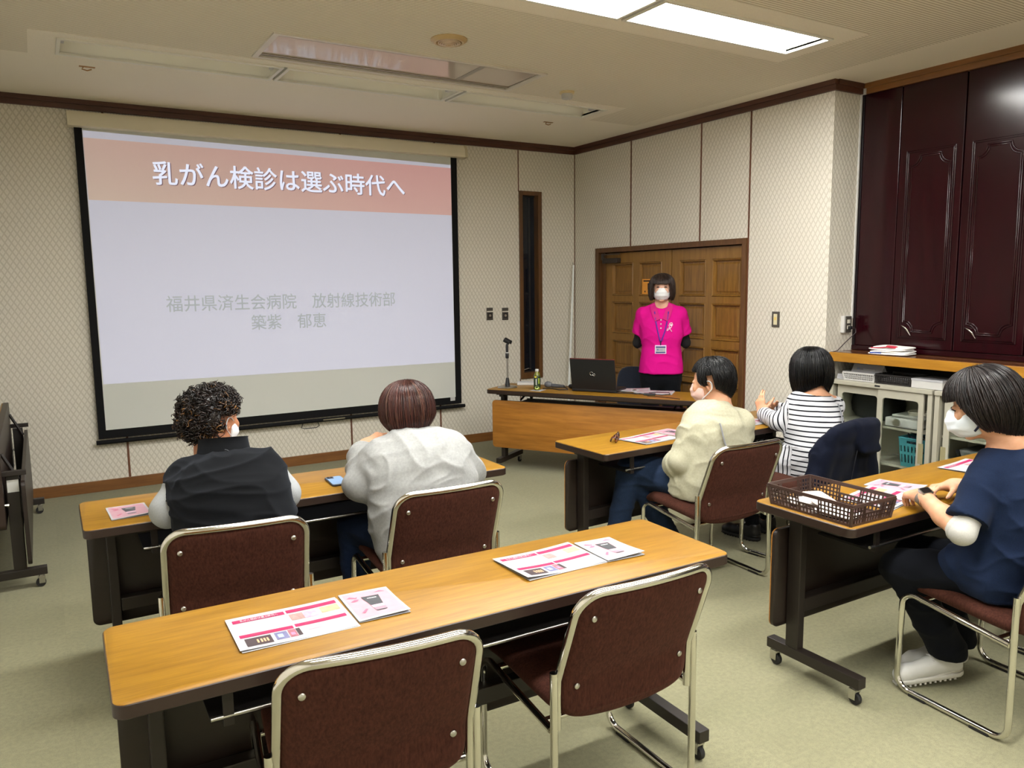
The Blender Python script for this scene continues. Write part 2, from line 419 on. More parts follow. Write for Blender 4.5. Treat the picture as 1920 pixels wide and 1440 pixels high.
# window
win = empty('window_1', 'tall narrow window with a brown wooden frame beside the screen', None, (4.34, YB, .6), kind='structure'); 
fr = MB(); L = lambda x, y, z: (x-4.34, y-YB, z-.6)
for a, b in (((4.209, YB-.018, .60), (WX0+.003, YB+.11, 2.497)), ((WX1-.003, YB-.018, .60), (4.477, YB+.11, 2.497)), ((WX0, YB-.018, WZ1-.003), (WX1, YB+.11, 2.497)), ((WX0, YB-.018, .60), (WX1, YB+.11, WZ0+.003))): fr.box(L(*a), L(*b), .003)
fr.build('window_frame', MT['frame_wood'], win)
sash = MB(); sash.box(L(4.245, YB+.05, .66), L(4.258, YB+.075, 2.46)).box(L(4.355, YB+.05, .66), L(4.375, YB+.08, 2.46)).box(L(4.258, YB+.05, .66), L(4.435, YB+.075, .675)).box(L(4.258, YB+.05, 2.445), L(4.435, YB+.075, 2.46))
sash.build('window_sash', plain('dark_bronze', (28, 28, 32), .4), win)
gl = NT('night_glass'); gl.base(lin((18, 22, 30))); gl.set(Roughness=.06); 
MB().box(L(4.258, YB+.06, .675), L(4.355, YB+.066, 2.445)).build('window_pane', gl.m, win)
MB().box(L(4.375, YB+.064, .675), L(4.435, YB+.07, 2.445)).build('window_pane', gl.m, win)
MB().tube([L(4.262, YB+.04, .685), L(4.33, YB+.03, .70), L(4.36, YB+.035, .695)], .005, 6).build('window_stay', MT['steel'], win)
# double door
door = empty('door_1', 'brown wooden double door with square raised panels behind the speaker', None, (XR, 5.42, 0), kind='structure')
D = lambda x, y, z: (x-XR, y-5.42, z)
c = MB(); c.box(D(XR-.02, DY1-.008, 0), D(XR+.10, DY1+.045, 1.918), .003).box(D(XR-.02, DY0-.04, 0), D(XR+.10, DY0+.003, 1.918), .003).box(D(XR-.02, DY0, DZ-.004), D(XR+.10, DY1, 1.918), .003)
c.box(D(XR+.02, DY1-.072, 0), D(XR+.10, DY1, DZ), .003)
c.build('door_frame', MT['frame_wood'], door)
def leaf(y0, y1, cols, rows):
    m = MB(); ys = [y0]+[v for c_ in cols for v in c_]+[y1]
    lf = None
    for a, b in zip(ys[::2], ys[1::2]): m.box(D(XR+.03, a, .01), D(XR+.07, b, DZ-.012), .0015)
    zs = [.01]+[v for r in rows for v in r]+[DZ-.012]
    for c0, c1 in cols:
        for a, b in zip(zs[::2], zs[1::2]): m.box(D(XR+.0302, c0, a), D(XR+.0698, c1, b))
    lf = m.build('door_leaf', MT['door'], door)
    for c0, c1 in cols:
        for r0, r1 in rows:
            p = MB()
            e = .016
            # sunk rim (mitred mould) and raised field
            X0, X1, X2 = XR+.034, XR+.052, XR+.046
            o = [(c0, r0), (c1, r0), (c1, r1), (c0, r1)]
            def ring(k): return [(c0+k, r0+k), (c1-k, r0+k), (c1-k, r1-k), (c0+k, r1-k)]
            lv = [(0, X0), (.006, XR+.024), (.014, XR+.028), (.022, X1), (.034, X1), (.048, X2)]
            vs = [D(x, y, z) for k_, x in lv for y, z in ring(k_)]; fs = []
            for q in range(len(lv)-1):
                for i in range(4): fs.append((q*4+i, q*4+(i+1) % 4, (q+1)*4+(i+1) % 4, (q+1)*4+i))
            n = (len(lv)-1)*4; fs.append((n, n+1, n+2, n+3)); fs = [f[::-1] for f in fs]
            p.add(vs, fs).build('door_panel', MT['door_panel'], lf)
    return lf
rows = [(.06, .335), (.385, .70), (.755, 1.02), (1.075, 1.387), (1.447, 1.765)]
rows = [(.085, .33), (.39, .70), (.755, 1.012), (1.075, 1.39), (1.447, 1.765)]
rows = [(.07, .315), (.38, .695), (.73, 1.01), (1.075, 1.39), (1.447, 1.765)]
leaf(4.478, 5.336, [(4.515, 4.845), (4.915, 5.24)], rows)
leaf(5.344, 6.29, [(5.47, 5.79), (5.875, 6.195)], rows)
MB().tube([D(XR+.03, 5.40, .93), D(XR-.03, 5.40, .93), D(XR-.035, 5.42, .93), D(XR-.035, 5.52, .93)], .009, 8).build('door_handle', MT['steel'], door)
dc = MB(); dc.box(D(XR-.025, 6.06, 1.765), D(XR+.03, 6.29, 1.815), .008)
dcl = dc.build('door_closer', plain('closer_brown', (48, 40, 34), .4), door)
MB().box(D(XR-.03, 6.02, 1.845), D(XR-.012, 6.30, 1.857), .003).box(D(XR-.035, 6.27, 1.80), D(XR-.012, 6.295, 1.86), .003).build('closer_arm', plain('arm_dark', (60, 52, 45), .35), dcl)
# orange notice on the door
sg = MB().box((0, -.08, -.07), (.003, .08, .07)).build('door_notice', plain('orange_card', (226, 152, 58), .5), loc=(XR+.040, 5.675, 1.535))
sg['label'] = 'small orange notice stuck on the wooden door beside the head of the standing person'; sg['category'] = 'sign'
for a_, b_ in (((-.06, .045), (.06, .058)), ((-.06, -.06), (-.045, -.045)), ((.03, -.055), (.045, -.04))): MB().box((-.001, *a_), (0, *b_)).build('printed_line', MT['edge'], sg)
MB().prism([(-.045, -.025), (-.02, -.03), (.0, -.03), (.0, .03), (-.03, .028), (-.05, .0)], -.001, 0, axis=0).build('printed_symbol', plain('dark_ink', (40, 28, 20), .6), sg)
# ---------------------------------------------------------------- ceiling fittings
S(holes_plane(.07, 4.18, 5.08, 5.67, ZC-.003, [(LX[0], LX[1], *ROWS[0])], .003).build('ceiling_border', MT['ceil_smooth']))
for i in (1, 2, 3):
    a, b = ROWS[i]; S(holes_plane(.07, 4.18, a-.15, b+.15, ZC-.003, [(LX[0], LX[1], a, b)], .003).build('ceiling_border', MT['ceil_smooth']))
XS = [(.21, 1.462), (1.486, 2.745), (2.775, 4.06)]
trough = plain('lamp_trough', (244, 242, 230), .45)
def light_unit(x0, x1, y0, y1, lit, label, group):
    cx, cy = (x0+x1)/2, (y0+y1)/2; t = empty('ceiling_light', label, 'ceiling light', (cx, cy, ZC), group=group)
    w, d = (x1-x0)/2, (y1-y0)/2; h = .11
    m = MB()
    m.add([(-w, -d, 0), (w, -d, 0), (w, d, 0), (-w, d, 0), (-w, -d+.03, h), (w, -d+.03, h), (w, d-.03, h), (-w, d-.03, h)], [(0, 1, 5, 4), (1, 2, 6, 5), (2, 3, 7, 6), (3, 0, 4, 7), (4, 5, 6, 7)])
    m.build('reflector', trough, t)
    r = MB(); e = .019
    r.box((-w-.002, -d-.004, -.012), (w+.002, -d+e, .001), .002).box((-w-.002, d-e, -.012), (w+.002, d+.004, .001), .002).box((-w-.002, -d+e, -.012), (-w+e, d-e, .001), .002).box((w-e, -d+e, -.012), (w+.002, d-e, .001), .002)
    r.build('rim', MT['white_metal'], t)
    for s in (-1, 1):
        MB().box((s*(w-.03)-.012, -.03, .02), (s*(w-.03)+.012, .03, h), .003).build('lamp_socket', MT['white'], t)
    if lit:
        MB().box((-w+.05, -d+.016, .010), (w-.05, d-.016, .02)).build('luminous_panel', MT['lamp'], t)
    else:
        MB().prism([(-.05, h), (-.03, h-.028), (.03, h-.028), (.05, h)], -w+.05, w-.05, axis=0).build('ridge', trough, t)
    return t
nm = ['left', 'middle', 'right']
for i, (x0, x1) in enumerate(XS):
    light_unit(x0, x1, *ROWS[0], False, ['unlit recessed ceiling light above the left end of the screen, first of its row', 'unlit recessed ceiling light beyond the grey ceiling panel, middle of its row', 'unlit recessed ceiling light nearest the corner, last of its row'][i], 'unlit ceiling lights')
for i, (x0, x1) in enumerate(XS):
    for r in (1, 2, 3):
        if r == 1: lb = ['lit white ceiling light of the front lit row, first from the left', 'lit white ceiling light cut by the top edge, left of its lit neighbour', 'brightly lit white ceiling light nearest the maroon cupboards'][i]
        else: lb = 'lit white ceiling light %s of three in the row %s the camera' % (['leftmost', 'central', 'rightmost'][i], 'above' if r == 2 else 'behind')
        light_unit(x0, x1, *ROWS[r], True, lb, 'lit ceiling lights' if r == 1 else 'lit ceiling lights ' + ('above' if r == 2 else 'behind')+' the camera')
ac = empty('ceiling_panel', 'long glossy grey panel set into the ribbed ceiling, mirroring the screen', 'ceiling panel', (2.13, 4.765, ZC))
m = MB(); w, d = .89, .245
m.box((-w-.012, -d-.012, -.01), (w+.012, -d+.012, .002)).box((-w-.012, d-.012, -.01), (w+.012, d+.012, .002)).box((-w-.012, -d+.012, -.01), (-w+.02, d-.012, .002)).box((w-.02, -d+.012, -.01), (w+.012, d-.012, .002))
m.build('panel_frame', plain('grey_white_frame', (214, 208, 196), .4), ac)
g = NT('glossy_grey'); g.base(lin((204, 193, 182))); g.set(Roughness=.09); g.b.inputs['Specular IOR Level'].default_value = .8
MB().box((-w+.02, -d+.05, .006), (w-.02, d-.03, .012)).build('gloss_panel', g.m, ac)
MB().box((-w+.02, d-.055, .0), (w-.02, d-.03, .006)).box((-w+.02, -d+.04, .0), (w-.02, -d+.055, .006)).build('trim_bar', plain('grey_brown_bar', (150, 138, 122), .4), ac)
MB().box((.44, -d+.055, .003), (.475, d-.055, .0058)).build('cover_strip', plain('grey_strip', (150, 143, 134), .35), ac)
MB().box((-w, -d, .03), (w, d, .06)).build('backing', plain('black_gap', (12, 11, 11), .8), ac)
df = empty('air_diffuser', 'round stepped brass-tinted air diffuser on the ribbed ceiling', 'air vent', (2.13, 4.17, ZC))
MB().lathe([(.03, 0), (.105, 0), (.105, -.006), (.085, -.02), (.075, -.02), (.07, -.004), (.03, -.004)], sides=32).build('outer_ring', plain('tan_ring', (190, 163, 116), .4), df, smooth=30)
for q, (rr, zz) in enumerate(((.062, -.022), (.050, -.026), (.038, -.030), (.026, -.034))):
    MB().lathe([(rr-.008, zz+.02), (rr, zz+.016), (rr+.003, zz), (rr-.002, zz), (rr-.009, zz+.016)], sides=32).build('louvre_ring', plain('pale_ring', (226, 205, 178), .35), df, smooth=30)
MB().lathe([(.014, 0), (.014, -.03), (.005, -.036)], sides=20).build('hub', plain('ring_hub', (200, 170, 130), .4), df, smooth=40)
sd = empty('smoke_detector', 'small white smoke detector on the ceiling beyond the round vent', 'smoke detector', (3.44, 4.86, ZC))
MB().lathe([(.055, 0), (.055, -.012), (.05, -.016)], sides=24).build('base_ring', plain('yellowed_plastic', (214, 196, 150), .5), sd, smooth=40)
MB().lathe([(.040, -.014), (.042, -.028), (.038, -.05), (.012, -.056)], sides=24).build('sensor', MT['white'], sd, smooth=40)
for (x, y), lb in (((.388, 5.763), 'small brass ceiling hook above the left end of the screen'), ((3.925, 5.827), 'small brass ceiling hook above the right end of the screen')):
    hk = empty('ceiling_hook', lb, 'hook', (x, y, ZC), group='ceiling hooks')
    br = plain('old_brass', (176, 136, 84), .4, .6)
    MB().box((-.045, -.012, -.004), (.045, .012, 0), .001).build('mount_plate', br, hk)
    MB().tube([(-.02, 0, -.004), (-.03, 0, -.018), (0, 0, -.024), (.025, 0, -.014)], .004, 6).build('hook_ring', br, hk)

# ---------------------------------------------------------------- projection screen with the projected slide
YS = 6.745
scr = empty('projection_screen', 'large pull-down projection screen showing a pink and white slide', 'screen', (1.93, YS, 2.76))
Q = lambda x, y, z: (x-1.93, y-YS, z-2.76)
m = MB(); pr = []
prof = [(-.095, -.0), (-.085, .075), (-.06, .108), (-.002, .112), (-.002, -.004), (-.06, -.006)]
poly = [(YS+.04+a*1.0-YS, 2.765+b-2.76) for a, b in prof]
m.prism([(p[0], p[1]) for p in poly], .295-1.93, 3.58-1.93, axis=0)
cs = m.build('screen_case', MT['ivory'], scr, smooth=35)
MB().prism([(p[0]*1.06, p[1]*1.02-.001) for p in poly], 3.565-1.93, 3.59-1.93, axis=0).build('end_cap', plain('ivory_cap', (196, 186, 156), .45), scr)
MB().box(Q(.335, YS-.002, .42), Q(3.497, YS+.002, 2.775)).build('screen_border', MT['screen_black'], scr)
MB().box(Q(.388, YS-.004, .487), Q(3.432, YS-.002, 2.775)).build('screen_cloth', MT['screen_white'], scr)
sb = MB().tube([Q(.315, YS-.012, .395), Q(3.525, YS-.012, .395)], .017, 12).build('bottom_bar', MT['screen_black'], scr, smooth=50)
MB().tube([Q(1.92, YS-.02, .385), Q(1.905, YS-.02, .345), Q(1.93, YS-.02, .335), Q(2.04, YS-.02, .335), Q(2.065, YS-.02, .35), Q(2.05, YS-.02, .385)], .004, 6).build('pull_ring', MT['black'], scr)
MB().box(Q(2.10, YS-.031, .392), Q(2.30, YS-.029, .402)).build('bar_label', plain('dull_label', (120, 112, 90), .5), scr)
MB().box(Q(3.375, YS-.006, .452), Q(3.425, YS-.003, .487)).build('corner_label', plain('grey_label', (190, 190, 188), .5), scr)
Y1, Y2, Y3 = YS-.0055, YS-.0072, YS-.0085
def slab(pts, y): return MB().add([Q(x, y, z) for x, z in pts], [(0, 1, 2, 3)])
def band_light():
    t = NT('slide_band_light'); tc = t.n('ShaderNodeTexCoord'); sp = t.n('ShaderNodeSeparateXYZ'); t.l(tc.outputs['Object'], sp.inputs[0])
    f = t.math('ADD', t.math('MULTIPLY', t.ramp(sp.outputs[0], -1.5, .9), .7), t.math('MULTIPLY', t.ramp(sp.outputs[2], -.53, -.1), .3)); c = t.mix(f, lin((226, 204, 190)), lin((231, 180, 176)))
    t.base(t.mix(.5, c, (0, 0, 0))); t.set(Roughness=.7); t.l(c, t.b.inputs['Emission Color']); t.b.inputs['Emission Strength'].default_value = .24; t.b.inputs['Specular IOR Level'].default_value = .1
    return t.m
sl = slab([(.395, .846), (3.43, .830), (3.43, 2.690), (.39, 2.742)], Y1).build('projected_slide', glow('slide_light', (214, 215, 232), .24), scr)
slab([(.395, 2.238), (3.43, 2.226), (3.43, 2.661), (.39, 2.690)], Y2).build('slide_band', band_light(), sl)
tw = glow('slide_title_light', (232, 234, 242), .28); tg = glow('slide_caption_light', (206, 209, 208), .22); ts = glow('slide_shadow_light', (190, 160, 166), .14)
X = (1, 0, 0); Z = (0, 0, 1)
text_on('乳がん検診は選ぶ時代へ', Q(.852, Y2-.001, 2.366), X, (.004, 0, 1), 2.11, .185, ts, sl, 'slide_title_shadow', .014)
text_on('乳がん検診は選ぶ時代へ', Q(.845, Y2-.002, 2.371), X, (.004, 0, 1), 2.11, .185, tw, sl, 'slide_title', .014)
text_on('福井県済生会病院　放射線技術部', Q(.879, Y2, 1.385), X, Z, 1.948, .132, tg, sl, 'slide_caption', .006)
text_on('築紫　郁恵', Q(1.530, Y2, 1.217), X, Z, .642, .128, tg, sl, 'slide_caption', .006)
# ---------------------------------------------------------------- built-in cupboards, counter, lockers
cup = empty('built_in_cupboard', 'glossy maroon built-in cupboard with moulded doors above the counter', 'cupboard', (XC, 2.0, 1.055))
CL = lambda x, y, z: (x-XC, y-2.0, z-1.055)
MB().box(CL(XC+.02, 0, 1.058), CL(XC+.40, 3.676, 2.893)).build('carcass', MT['maroon'], cup)
MB().box(CL(XC-.012, 0, 1.058), CL(XC+.02, 3.676, 1.092), .003).build('base_rail', MT['maroon'], cup)
MB().box(CL(XC, 3.372, 1.094), CL(XC+.02, 3.655, 2.893), .003).build('filler_panel', MT['maroon'], cup)
MB().box(CL(XC-.004, 3.658, 1.06), CL(XC+.02, 3.678, 2.893), .002).build('side_strip', plain('black_strip', (22, 12, 16), .4), cup)
def arcs(y0, y1, z0, z1, r, n=6):
    """rectangle with concave quarter rounds at its four corners"""
    P = []
    for cy, cz, a0 in ((y1, z1, 1.5*PI), (y0, z1, 2*PI), (y0, z0, .5*PI), (y1, z0, PI)):
        for i in range(n+1):
            a = a0-PI/2*i/n; P.append((cy+r*math.cos(a), cz+r*math.sin(a)))
    return P
def cup_door(y0, y1):
    d = MB().box(CL(XC, y0+.003, 1.096), CL(XC+.02, y1-.003, 2.893), .004).build('door', MT['maroon'], cup)
    a, b = y0+.05, y1-.055; z0, z1 = 1.164, 2.445
    X = XC-.001
    for off, nm in ((0, 'outer_moulding'), (.012, 'outer_moulding')):
        MB().tube([CL(X, a+off, z0+off), CL(X, b-off, z0+off), CL(X, b-off, z1-off), CL(X, a+off, z1-off)], .0058, 8, closed=True).build(nm, MT['maroon'], d, smooth=60)
    for off in (0, .011):
        rr = .068
        P = arcs(a+.026+off, b-.026-off, z0+.045+off, z1-.032-off, rr)
        # the shoulders: straight runs between the concave corners
        MB().tube([CL(X, y, z) for y, z in P], .0052, 8, closed=True).build('inner_moulding', MT['maroon'], d, smooth=60)
    hy, hz = b-.02, 1.215
    A = (XC, y1-.078+.0, 1.252); B = (XC, y1-.148, 1.187)
    path = []
    for i in range(9):
        t = i/8; bow = math.sin(t*PI)
        path.append(CL(XC-.006-.022*bow, A[1]+(B[1]-A[1])*t-.012*bow, A[2]+(B[2]-A[2])*t+.016*bow))
    MB().tube(path, [.0038+.0022*math.sin(i/8*PI) for i in range(9)], 10).build('handle', MT['chrome'], d, smooth=60)
for y0, y1 in ((2.927, 3.369), (2.485, 2.924), (2.04, 2.482), (1.6, 2.037), (1.16, 1.597)): cup_door(y0, y1)
ct = empty('counter', 'long wooden counter with amber front edge below the maroon cupboards', 'counter', (4.93, 2.0, .99))
MB().box((.0, -2.0, .0), (.03, 1.664, .064), .003).build('counter_front', MT['counter'], ct)
MB().box((.03, -2.0, .045), (.30, 1.676, .066), .002).build('counter_top', MT['counter_top'], ct)
MB().box((.03, -2.0, .0), (.30, 1.676, .044)).build('counter_core', MT['shade'], ct)
MB().box((.175, -2.0, .066), (.19, 1.676, .0675)).build('counter_groove', plain('groove_dark', (70, 38, 20), .4), ct)
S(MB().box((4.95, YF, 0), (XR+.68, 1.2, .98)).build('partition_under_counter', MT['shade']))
def locker(y0, y1, label):
    X0, X1, H = 4.95, 5.33, .855; t = empty('steel_cabinet', label, 'cabinet', (X0, y0, 0), group='low steel cabinets under the counter'); w = y1-y0; D_ = X1-X0
    b = MB(); b.box((0, 0, .05), (D_, .03, H-.03)).box((0, w-.03, .05), (D_, w, H-.03)).box((D_-.01, .03, .05), (D_, w-.03, H-.03)).box((.01, .03, .05), (D_, w-.03, .075)).box((.02, .03, 0), (D_, w-.03, .05))
    b.build('cabinet_body', MT['locker'], t)
    MB().box((-.008, -.002, H-.03), (D_, w+.002, H), .004).build('cabinet_top', MT['locker'], t)
    for z in (.545, .285): MB().box((.05, .03, z), (D_-.01, w-.03, z+.017)).build('shelf', MT['locker'], t)
    MB().box((-.002, .028, .035), (.04, w-.028, .062), .002).build('track', MT['locker'], t)
    MB().box((-.0095, w*.5-.02, H-.018), (-.008, w*.5+.02, H-.006)).build('name_plate', plain('plate_black', (32, 32, 34), .4), t)
    for k in (0, 1):
        a, c_ = (.03, w*.535) if k == 0 else (w*.44, w-.03)
        x0, x1 = (.003, .018) if k == 0 else (.021, .036)
        f = .062
        o = rrect(a, .064, c_, H-.032, .002, 1); i_ = rrect(a+f, .064+f*.9, c_-f, H-.032-f*.9, .022, 5)
        dm = MB()
        # frame: outer rectangle stitched to the rounded opening
        n = len(i_); oo = []
        for (y, z) in i_:
            cy, cz = (a+c_)/2, (.064+H-.032)/2; dy, dz = y-cy, z-cz
            s = min(((c_-a)/2)/max(abs(dy), 1e-6), ((H-.096)/2)/max(abs(dz), 1e-6)); oo.append((cy+dy*s, cz+dz*s))
        vs = [(x0, *p) for p in oo]+[(x0, *p) for p in i_]+[(x1, *p) for p in i_]+[(x1, *p) for p in oo]; fs = []
        for q in range(4):
            for j in range(n):
                fs.append((q*n+j, ((q+1) % 4)*n+j, ((q+1) % 4)*n+(j+1) % n, q*n+(j+1) % n))
        dm.add(vs, fs); d = dm.build('sliding_door', MT['locker'], t)
        g = NT('cabinet_glass'); g.base((.9, .95, .92)); g.set(Roughness=.03); g.b.inputs['Transmission Weight'].default_value = 1.0; g.b.inputs['IOR'].default_value = 1.02
        MB().box(((x0+x1)/2-.0015, a+f-.008, .064+f*.9-.008), ((x0+x1)/2+.0015, c_-f+.008, H-.032-f*.9+.008)).build('glass_pane', g.m, d)
        hy = a+f*.5 if k == 0 else c_-f*.5
        h = MB(); h.box((x0-.002, hy-.017, .352), (x0+.001, hy-.012, .49)).box((x0-.002, hy+.012, .352), (x0+.001, hy+.017, .49)).box((x0-.002, hy-.012, .352), (x0+.001, hy+.012, .357)).box((x0-.002, hy-.012, .485), (x0+.001, hy+.012, .49))
        h.box((x0-.0005, hy-.012, .357), (x0, hy+.012, .485)); h.build('recessed_pull', plain('olive_pull', (150, 142, 108), .4), d)
    return t
locker(2.89, 3.665, 'putty steel cabinet with sliding glass doors holding a projector and teal basket')
locker(2.085, 2.872, 'putty steel cabinet behind the masked woman in navy')

# ---------------------------------------------------------------- folding tables
def make_caster(parent, x, y):
    c = MB().box((x-.016, y-.016, .054), (x+.016, y+.016, .062)).box((x-.015, y-.012, .022), (x-.011, y+.016, .056)).box((x+.011, y-.012, .022), (x+.015, y+.016, .056))
    c.lathe([(.012, .062), (.012, .070)], (x, y, 0), 10)
    o = c.build('caster', MT['steel'], parent)
    MB().lathe([(.010, -.009), (.022, -.009), (.024, -.006), (.024, .006), (.022, .009), (.010, .009)], (x, y-.004, .0245), 16, 0).build('wheel', MT['rubber'], o, smooth=40)
    return o
def make_table(label, group):
    t = empty('folding_table', label, 'table', group=group)
    MB().prism(rrect(-.899, -.224, .899, .224, .028), .690, .7005, .002).build('tabletop', MT['table_top'], t, smooth=40)
    MB().prism(rrect(-.901, -.226, .901, .226, .03), .664, .6992, .003).build('edge_band', MT['edge'], t, smooth=40)
    MB().box((-.83, -.17, .650), (.83, -.13, .664)).box((-.83, .13, .650), (.83, .17, .664)).build('top_rail', MT['steel_brown'], t)
    for s in (-1, 1):
        MB().box((s*.80-.018, .055, .108), (s*.80+.018, .115, .650), .004).build('leg_post', MT['steel_brown'], t)
        MB().box((s*.80-.022, -.225, .070), (s*.80+.022, .205, .112), .003).build('foot', MT['steel_brown'], t)
        make_caster(t, s*.80, -.195); make_caster(t, s*.80, .175)
        MB().box((s*.80-.02, -.12, .630), (s*.80+.02, .14, .655), .003).build('hinge_bracket', MT['steel_brown'], t)
        b = MB(); b.box((s*.66-.012, -.165, .565), (s*.66+.012, -.155, .652)).box((s*.66-.012, -.165, .555), (s*.66+.012, .06, .566)).tube([(s*.66, .05, .60), (s*.66, -.10, .65)], .009, 6)
        b.build('shelf_bracket', MT['steel_brown'], t)
    MB().box((-.70, -.155, .567), (.70, .07, .574)).build('book_shelf', plain('shelf_black', (20, 17, 15), .7, spec=.2), t)
    MB().tube([(-.70, -.16, .578), (.70, -.16, .578)], .006, 8).build('shelf_rod', MT['steel'], t, smooth=60)
    MB().box((-.78, .062, .26), (.78, .108, .315), .004).build('stretcher', MT['steel_brown'], t)
    MB().prism([(p[0], p[1]) for p in rrect(-.885, .195, .885, .60, .03)], .122, .140, .002, axis=1).build('modesty_panel', MT['panel_brown'], t, smooth=40)
    MB().prism([(p[0], p[1]) for p in rrect(-.885, .195, .885, .60, .03)], .1402, .1445, .001, axis=1).build('panel_face', MT['desk_panel'], t, smooth=40)
    return t
t1 = make_table('amber folding table nearest the camera, with two sets of handouts', 'folding tables')
def place(o, x, y, deg): o.location = (x, y, 0); o.rotation_euler = (0, 0, math.radians(deg))
place(t1, .977, 1.975, -1.24)
def table(x, y, deg, label): o = dup(t1, label=label); place(o, x, y, deg); return o
table(.985, 3.396, -.46, 'amber folding table at which the curly haired person and the person in pale grey sit')
table(3.331, 3.376, 2.25, 'amber folding table at which the person in cream and the person in stripes sit')
table(3.311, 1.882, -.68, 'amber folding table with a brown basket at its end, beside the person in navy')
table(3.842, 5.03, 122, 'presenter table with its amber front panel showing, laptop and microphone stand on top')
def folded_table(x, deg, y, label):
    t = empty('folded_table', label, 'table', (x, y, 0), math.radians(deg), 'folded tables by the left wall')
    for s in (-1, 1):
        MB().box((s*.80-.018, .055, .108), (s*.80+.018, .115, .625), .004).build('leg_post', MT['steel_brown'], t)
        MB().box((s*.80-.022, -.225, .070), (s*.80+.022, .205, .112), .003).build('foot', MT['steel_brown'], t)
        make_caster(t, s*.80, -.195); make_caster(t, s*.80, .175)
        MB().tube([(s*.80-s*-.024, .06, .47), (s*.80-s*-.03, .03, .475), (s*.80-s*-.03, .02, .36)], .010, 8).build('lock_lever', MT['steel'], t)
        MB().box((s*.83-.012, .03, .625), (s*.83+.012, .150, .652), .003).build('hinge_arm', MT['steel_brown'], t)
        MB().tube([(s*.76, .045, .73), (s*.76, .115, .58)], .009, 8).build('gas_strut', MT['steel_brown'], t)
    MB().box((.8182, .060, .535), (.8185, .112, .60)).build('inventory_sticker', plain('sticker', (196, 195, 188), .6), t)
    # flipped up top: edge band and laminate upright
    MB().prism([(p[0], p[1]) for p in rrect(-.90, .355, .90, .80, .03)], .012, .044, .002, axis=1).build('edge_band', MT['edge'], t)
    MB().prism([(p[0], p[1]) for p in rrect(-.898, .357, .898, .798, .03)], .003, .0115, .002, axis=1).build('tabletop', MT['table_top'], t)
    MB().prism([(p[0], p[1]) for p in rrect(-.885, .15, .885, .60, .03)], .122, .142, .002, axis=1).build('modesty_panel', MT['panel_brown'], t)
    MB().box((-.78, .062, .26), (.78, .108, .315), .004).build('stretcher', MT['steel_brown'], t)
    return t
folded_table(-.262, -90, 5.55, 'folded dark brown table on casters at the left edge, outermost of the stored pair')
folded_table(-.53, -90, 5.50, 'folded dark brown table on casters nested behind the outermost stored table')

# ---------------------------------------------------------------- chairs
def make_chair(label, group):
    t = empty('stacking_chair', label, 'chair', group=group)
    for s in (-1, 1):
        x = s*.252
        P = fillet([(x, -.212, .525), (x, -.214, .014), (x, .215, .014), (x, .205, .402), (x, -.198, .352)], [0, .05, .055, .05, 0], 7)
        MB().tube(P, .0115, 12).build('side_frame', MT['chrome'], t, smooth=50)
        for y in (-.12, .12):
            MB().box((x-.012, y-.035, 0), (x+.012, y+.035, .012), .003).build('glide', MT['rubber'], t)
    MB().tube([(-.252, .13, .388), (.252, .13, .388)], .010, 10).build('cross_bar', MT['chrome'], t, smooth=50)
    MB().tube([(-.252, -.15, .352), (.252, -.15, .352)], .010, 10).build('cross_bar', MT['chrome'], t, smooth=50)
    def by(z, x): return -.203-.37*max(0, z-.49)-.022*(1-(x/.24)**2)*min(1, max(0, (z-.36)/.2))
    P = fillet([(-.237, 0, .352), (-.236, 0, .50), (-.232, 0, .775), (.232, 0, .775), (.236, 0, .50), (.237, 0, .352)], [0, 0, .07, .07, 0, 0], 9)
    # sample densely so that the hoop can follow the bowed back
    Q2 = []
    for a, b in zip(P, P[1:]):
        k = max(1, int((b-a).length/.04))
        for i in range(k): Q2.append(a.lerp(b, i/k))
    Q2.append(P[-1])
    MB().tube([(p.x, by(p.z, p.x), p.z) for p in Q2], .0125, 12).build('back_frame', MT['chrome'], t, smooth=50)
    def sdef(x, y, z):
        yy = y/.22
        return (x, y+.012, z+.418+.016*yy-.02*(1-(x/.24)**2)*.5-(.035*max(0, yy-.55)**2*4 if yy > .55 else 0))
    sc_ = pillow(.47, .47, .076, 18, 8, sdef).build('seat', MT['chair'], t, smooth=170)
    def bdef(x, v, z):
        zz = v+.572
        low = max(0, (.50-zz)/.12); zz -= .028*(1-(x/.225)**2)*min(1, low)
        return (x, by(zz, x)+z, zz)
    bk = pillow(.452, .385, .034, 20, 9, bdef, edge=10)
    bk.build('backrest', MT['chair'], t, smooth=170)
    for x in (-.185, .185):
        for z in (.70, .475):
            y = by(z, x)-.017
            MB().lathe([(.0085, 0), (.0085, .003), (.005, .0055)], (x, -y, z), 12, 1).build('screw', MT['steel'], t, smooth=40)
    for o in t.children:
        if o.name.startswith('screw'):
            for v in o.data.vertices: v.co.y = -v.co.y
    return t
c1 = make_chair('brown fabric chrome chair cut by the bottom edge, nearest the camera', 'brown chrome chairs')
place(c1, .649, 1.878, -7.5)
def chair(x, y, deg, label): o = dup(c1, label=label); place(o, x, y, deg); return o
chair(1.387, 1.872, -1.5, 'brown fabric chrome chair pushed under the nearest table, beside its right hand handouts')
chair(.567, 3.008, -7, 'brown fabric chrome chair on which the curly haired person sits')
chair(1.371, 3.034, -2, 'brown fabric chrome chair on which the person in pale grey sits')
chair(2.985, 2.950, -2, 'brown fabric chrome chair on which the person in cream sits')
chair(3.72, 2.93, 8, 'brown fabric chrome chair with a navy jacket hung on its back')
chair(2.978, 1.445, -5, 'brown fabric chrome chair on which the person in navy sits')
chair(3.70, 1.42, -3, 'brown fabric chrome chair at the right edge of the picture, past the person in navy')
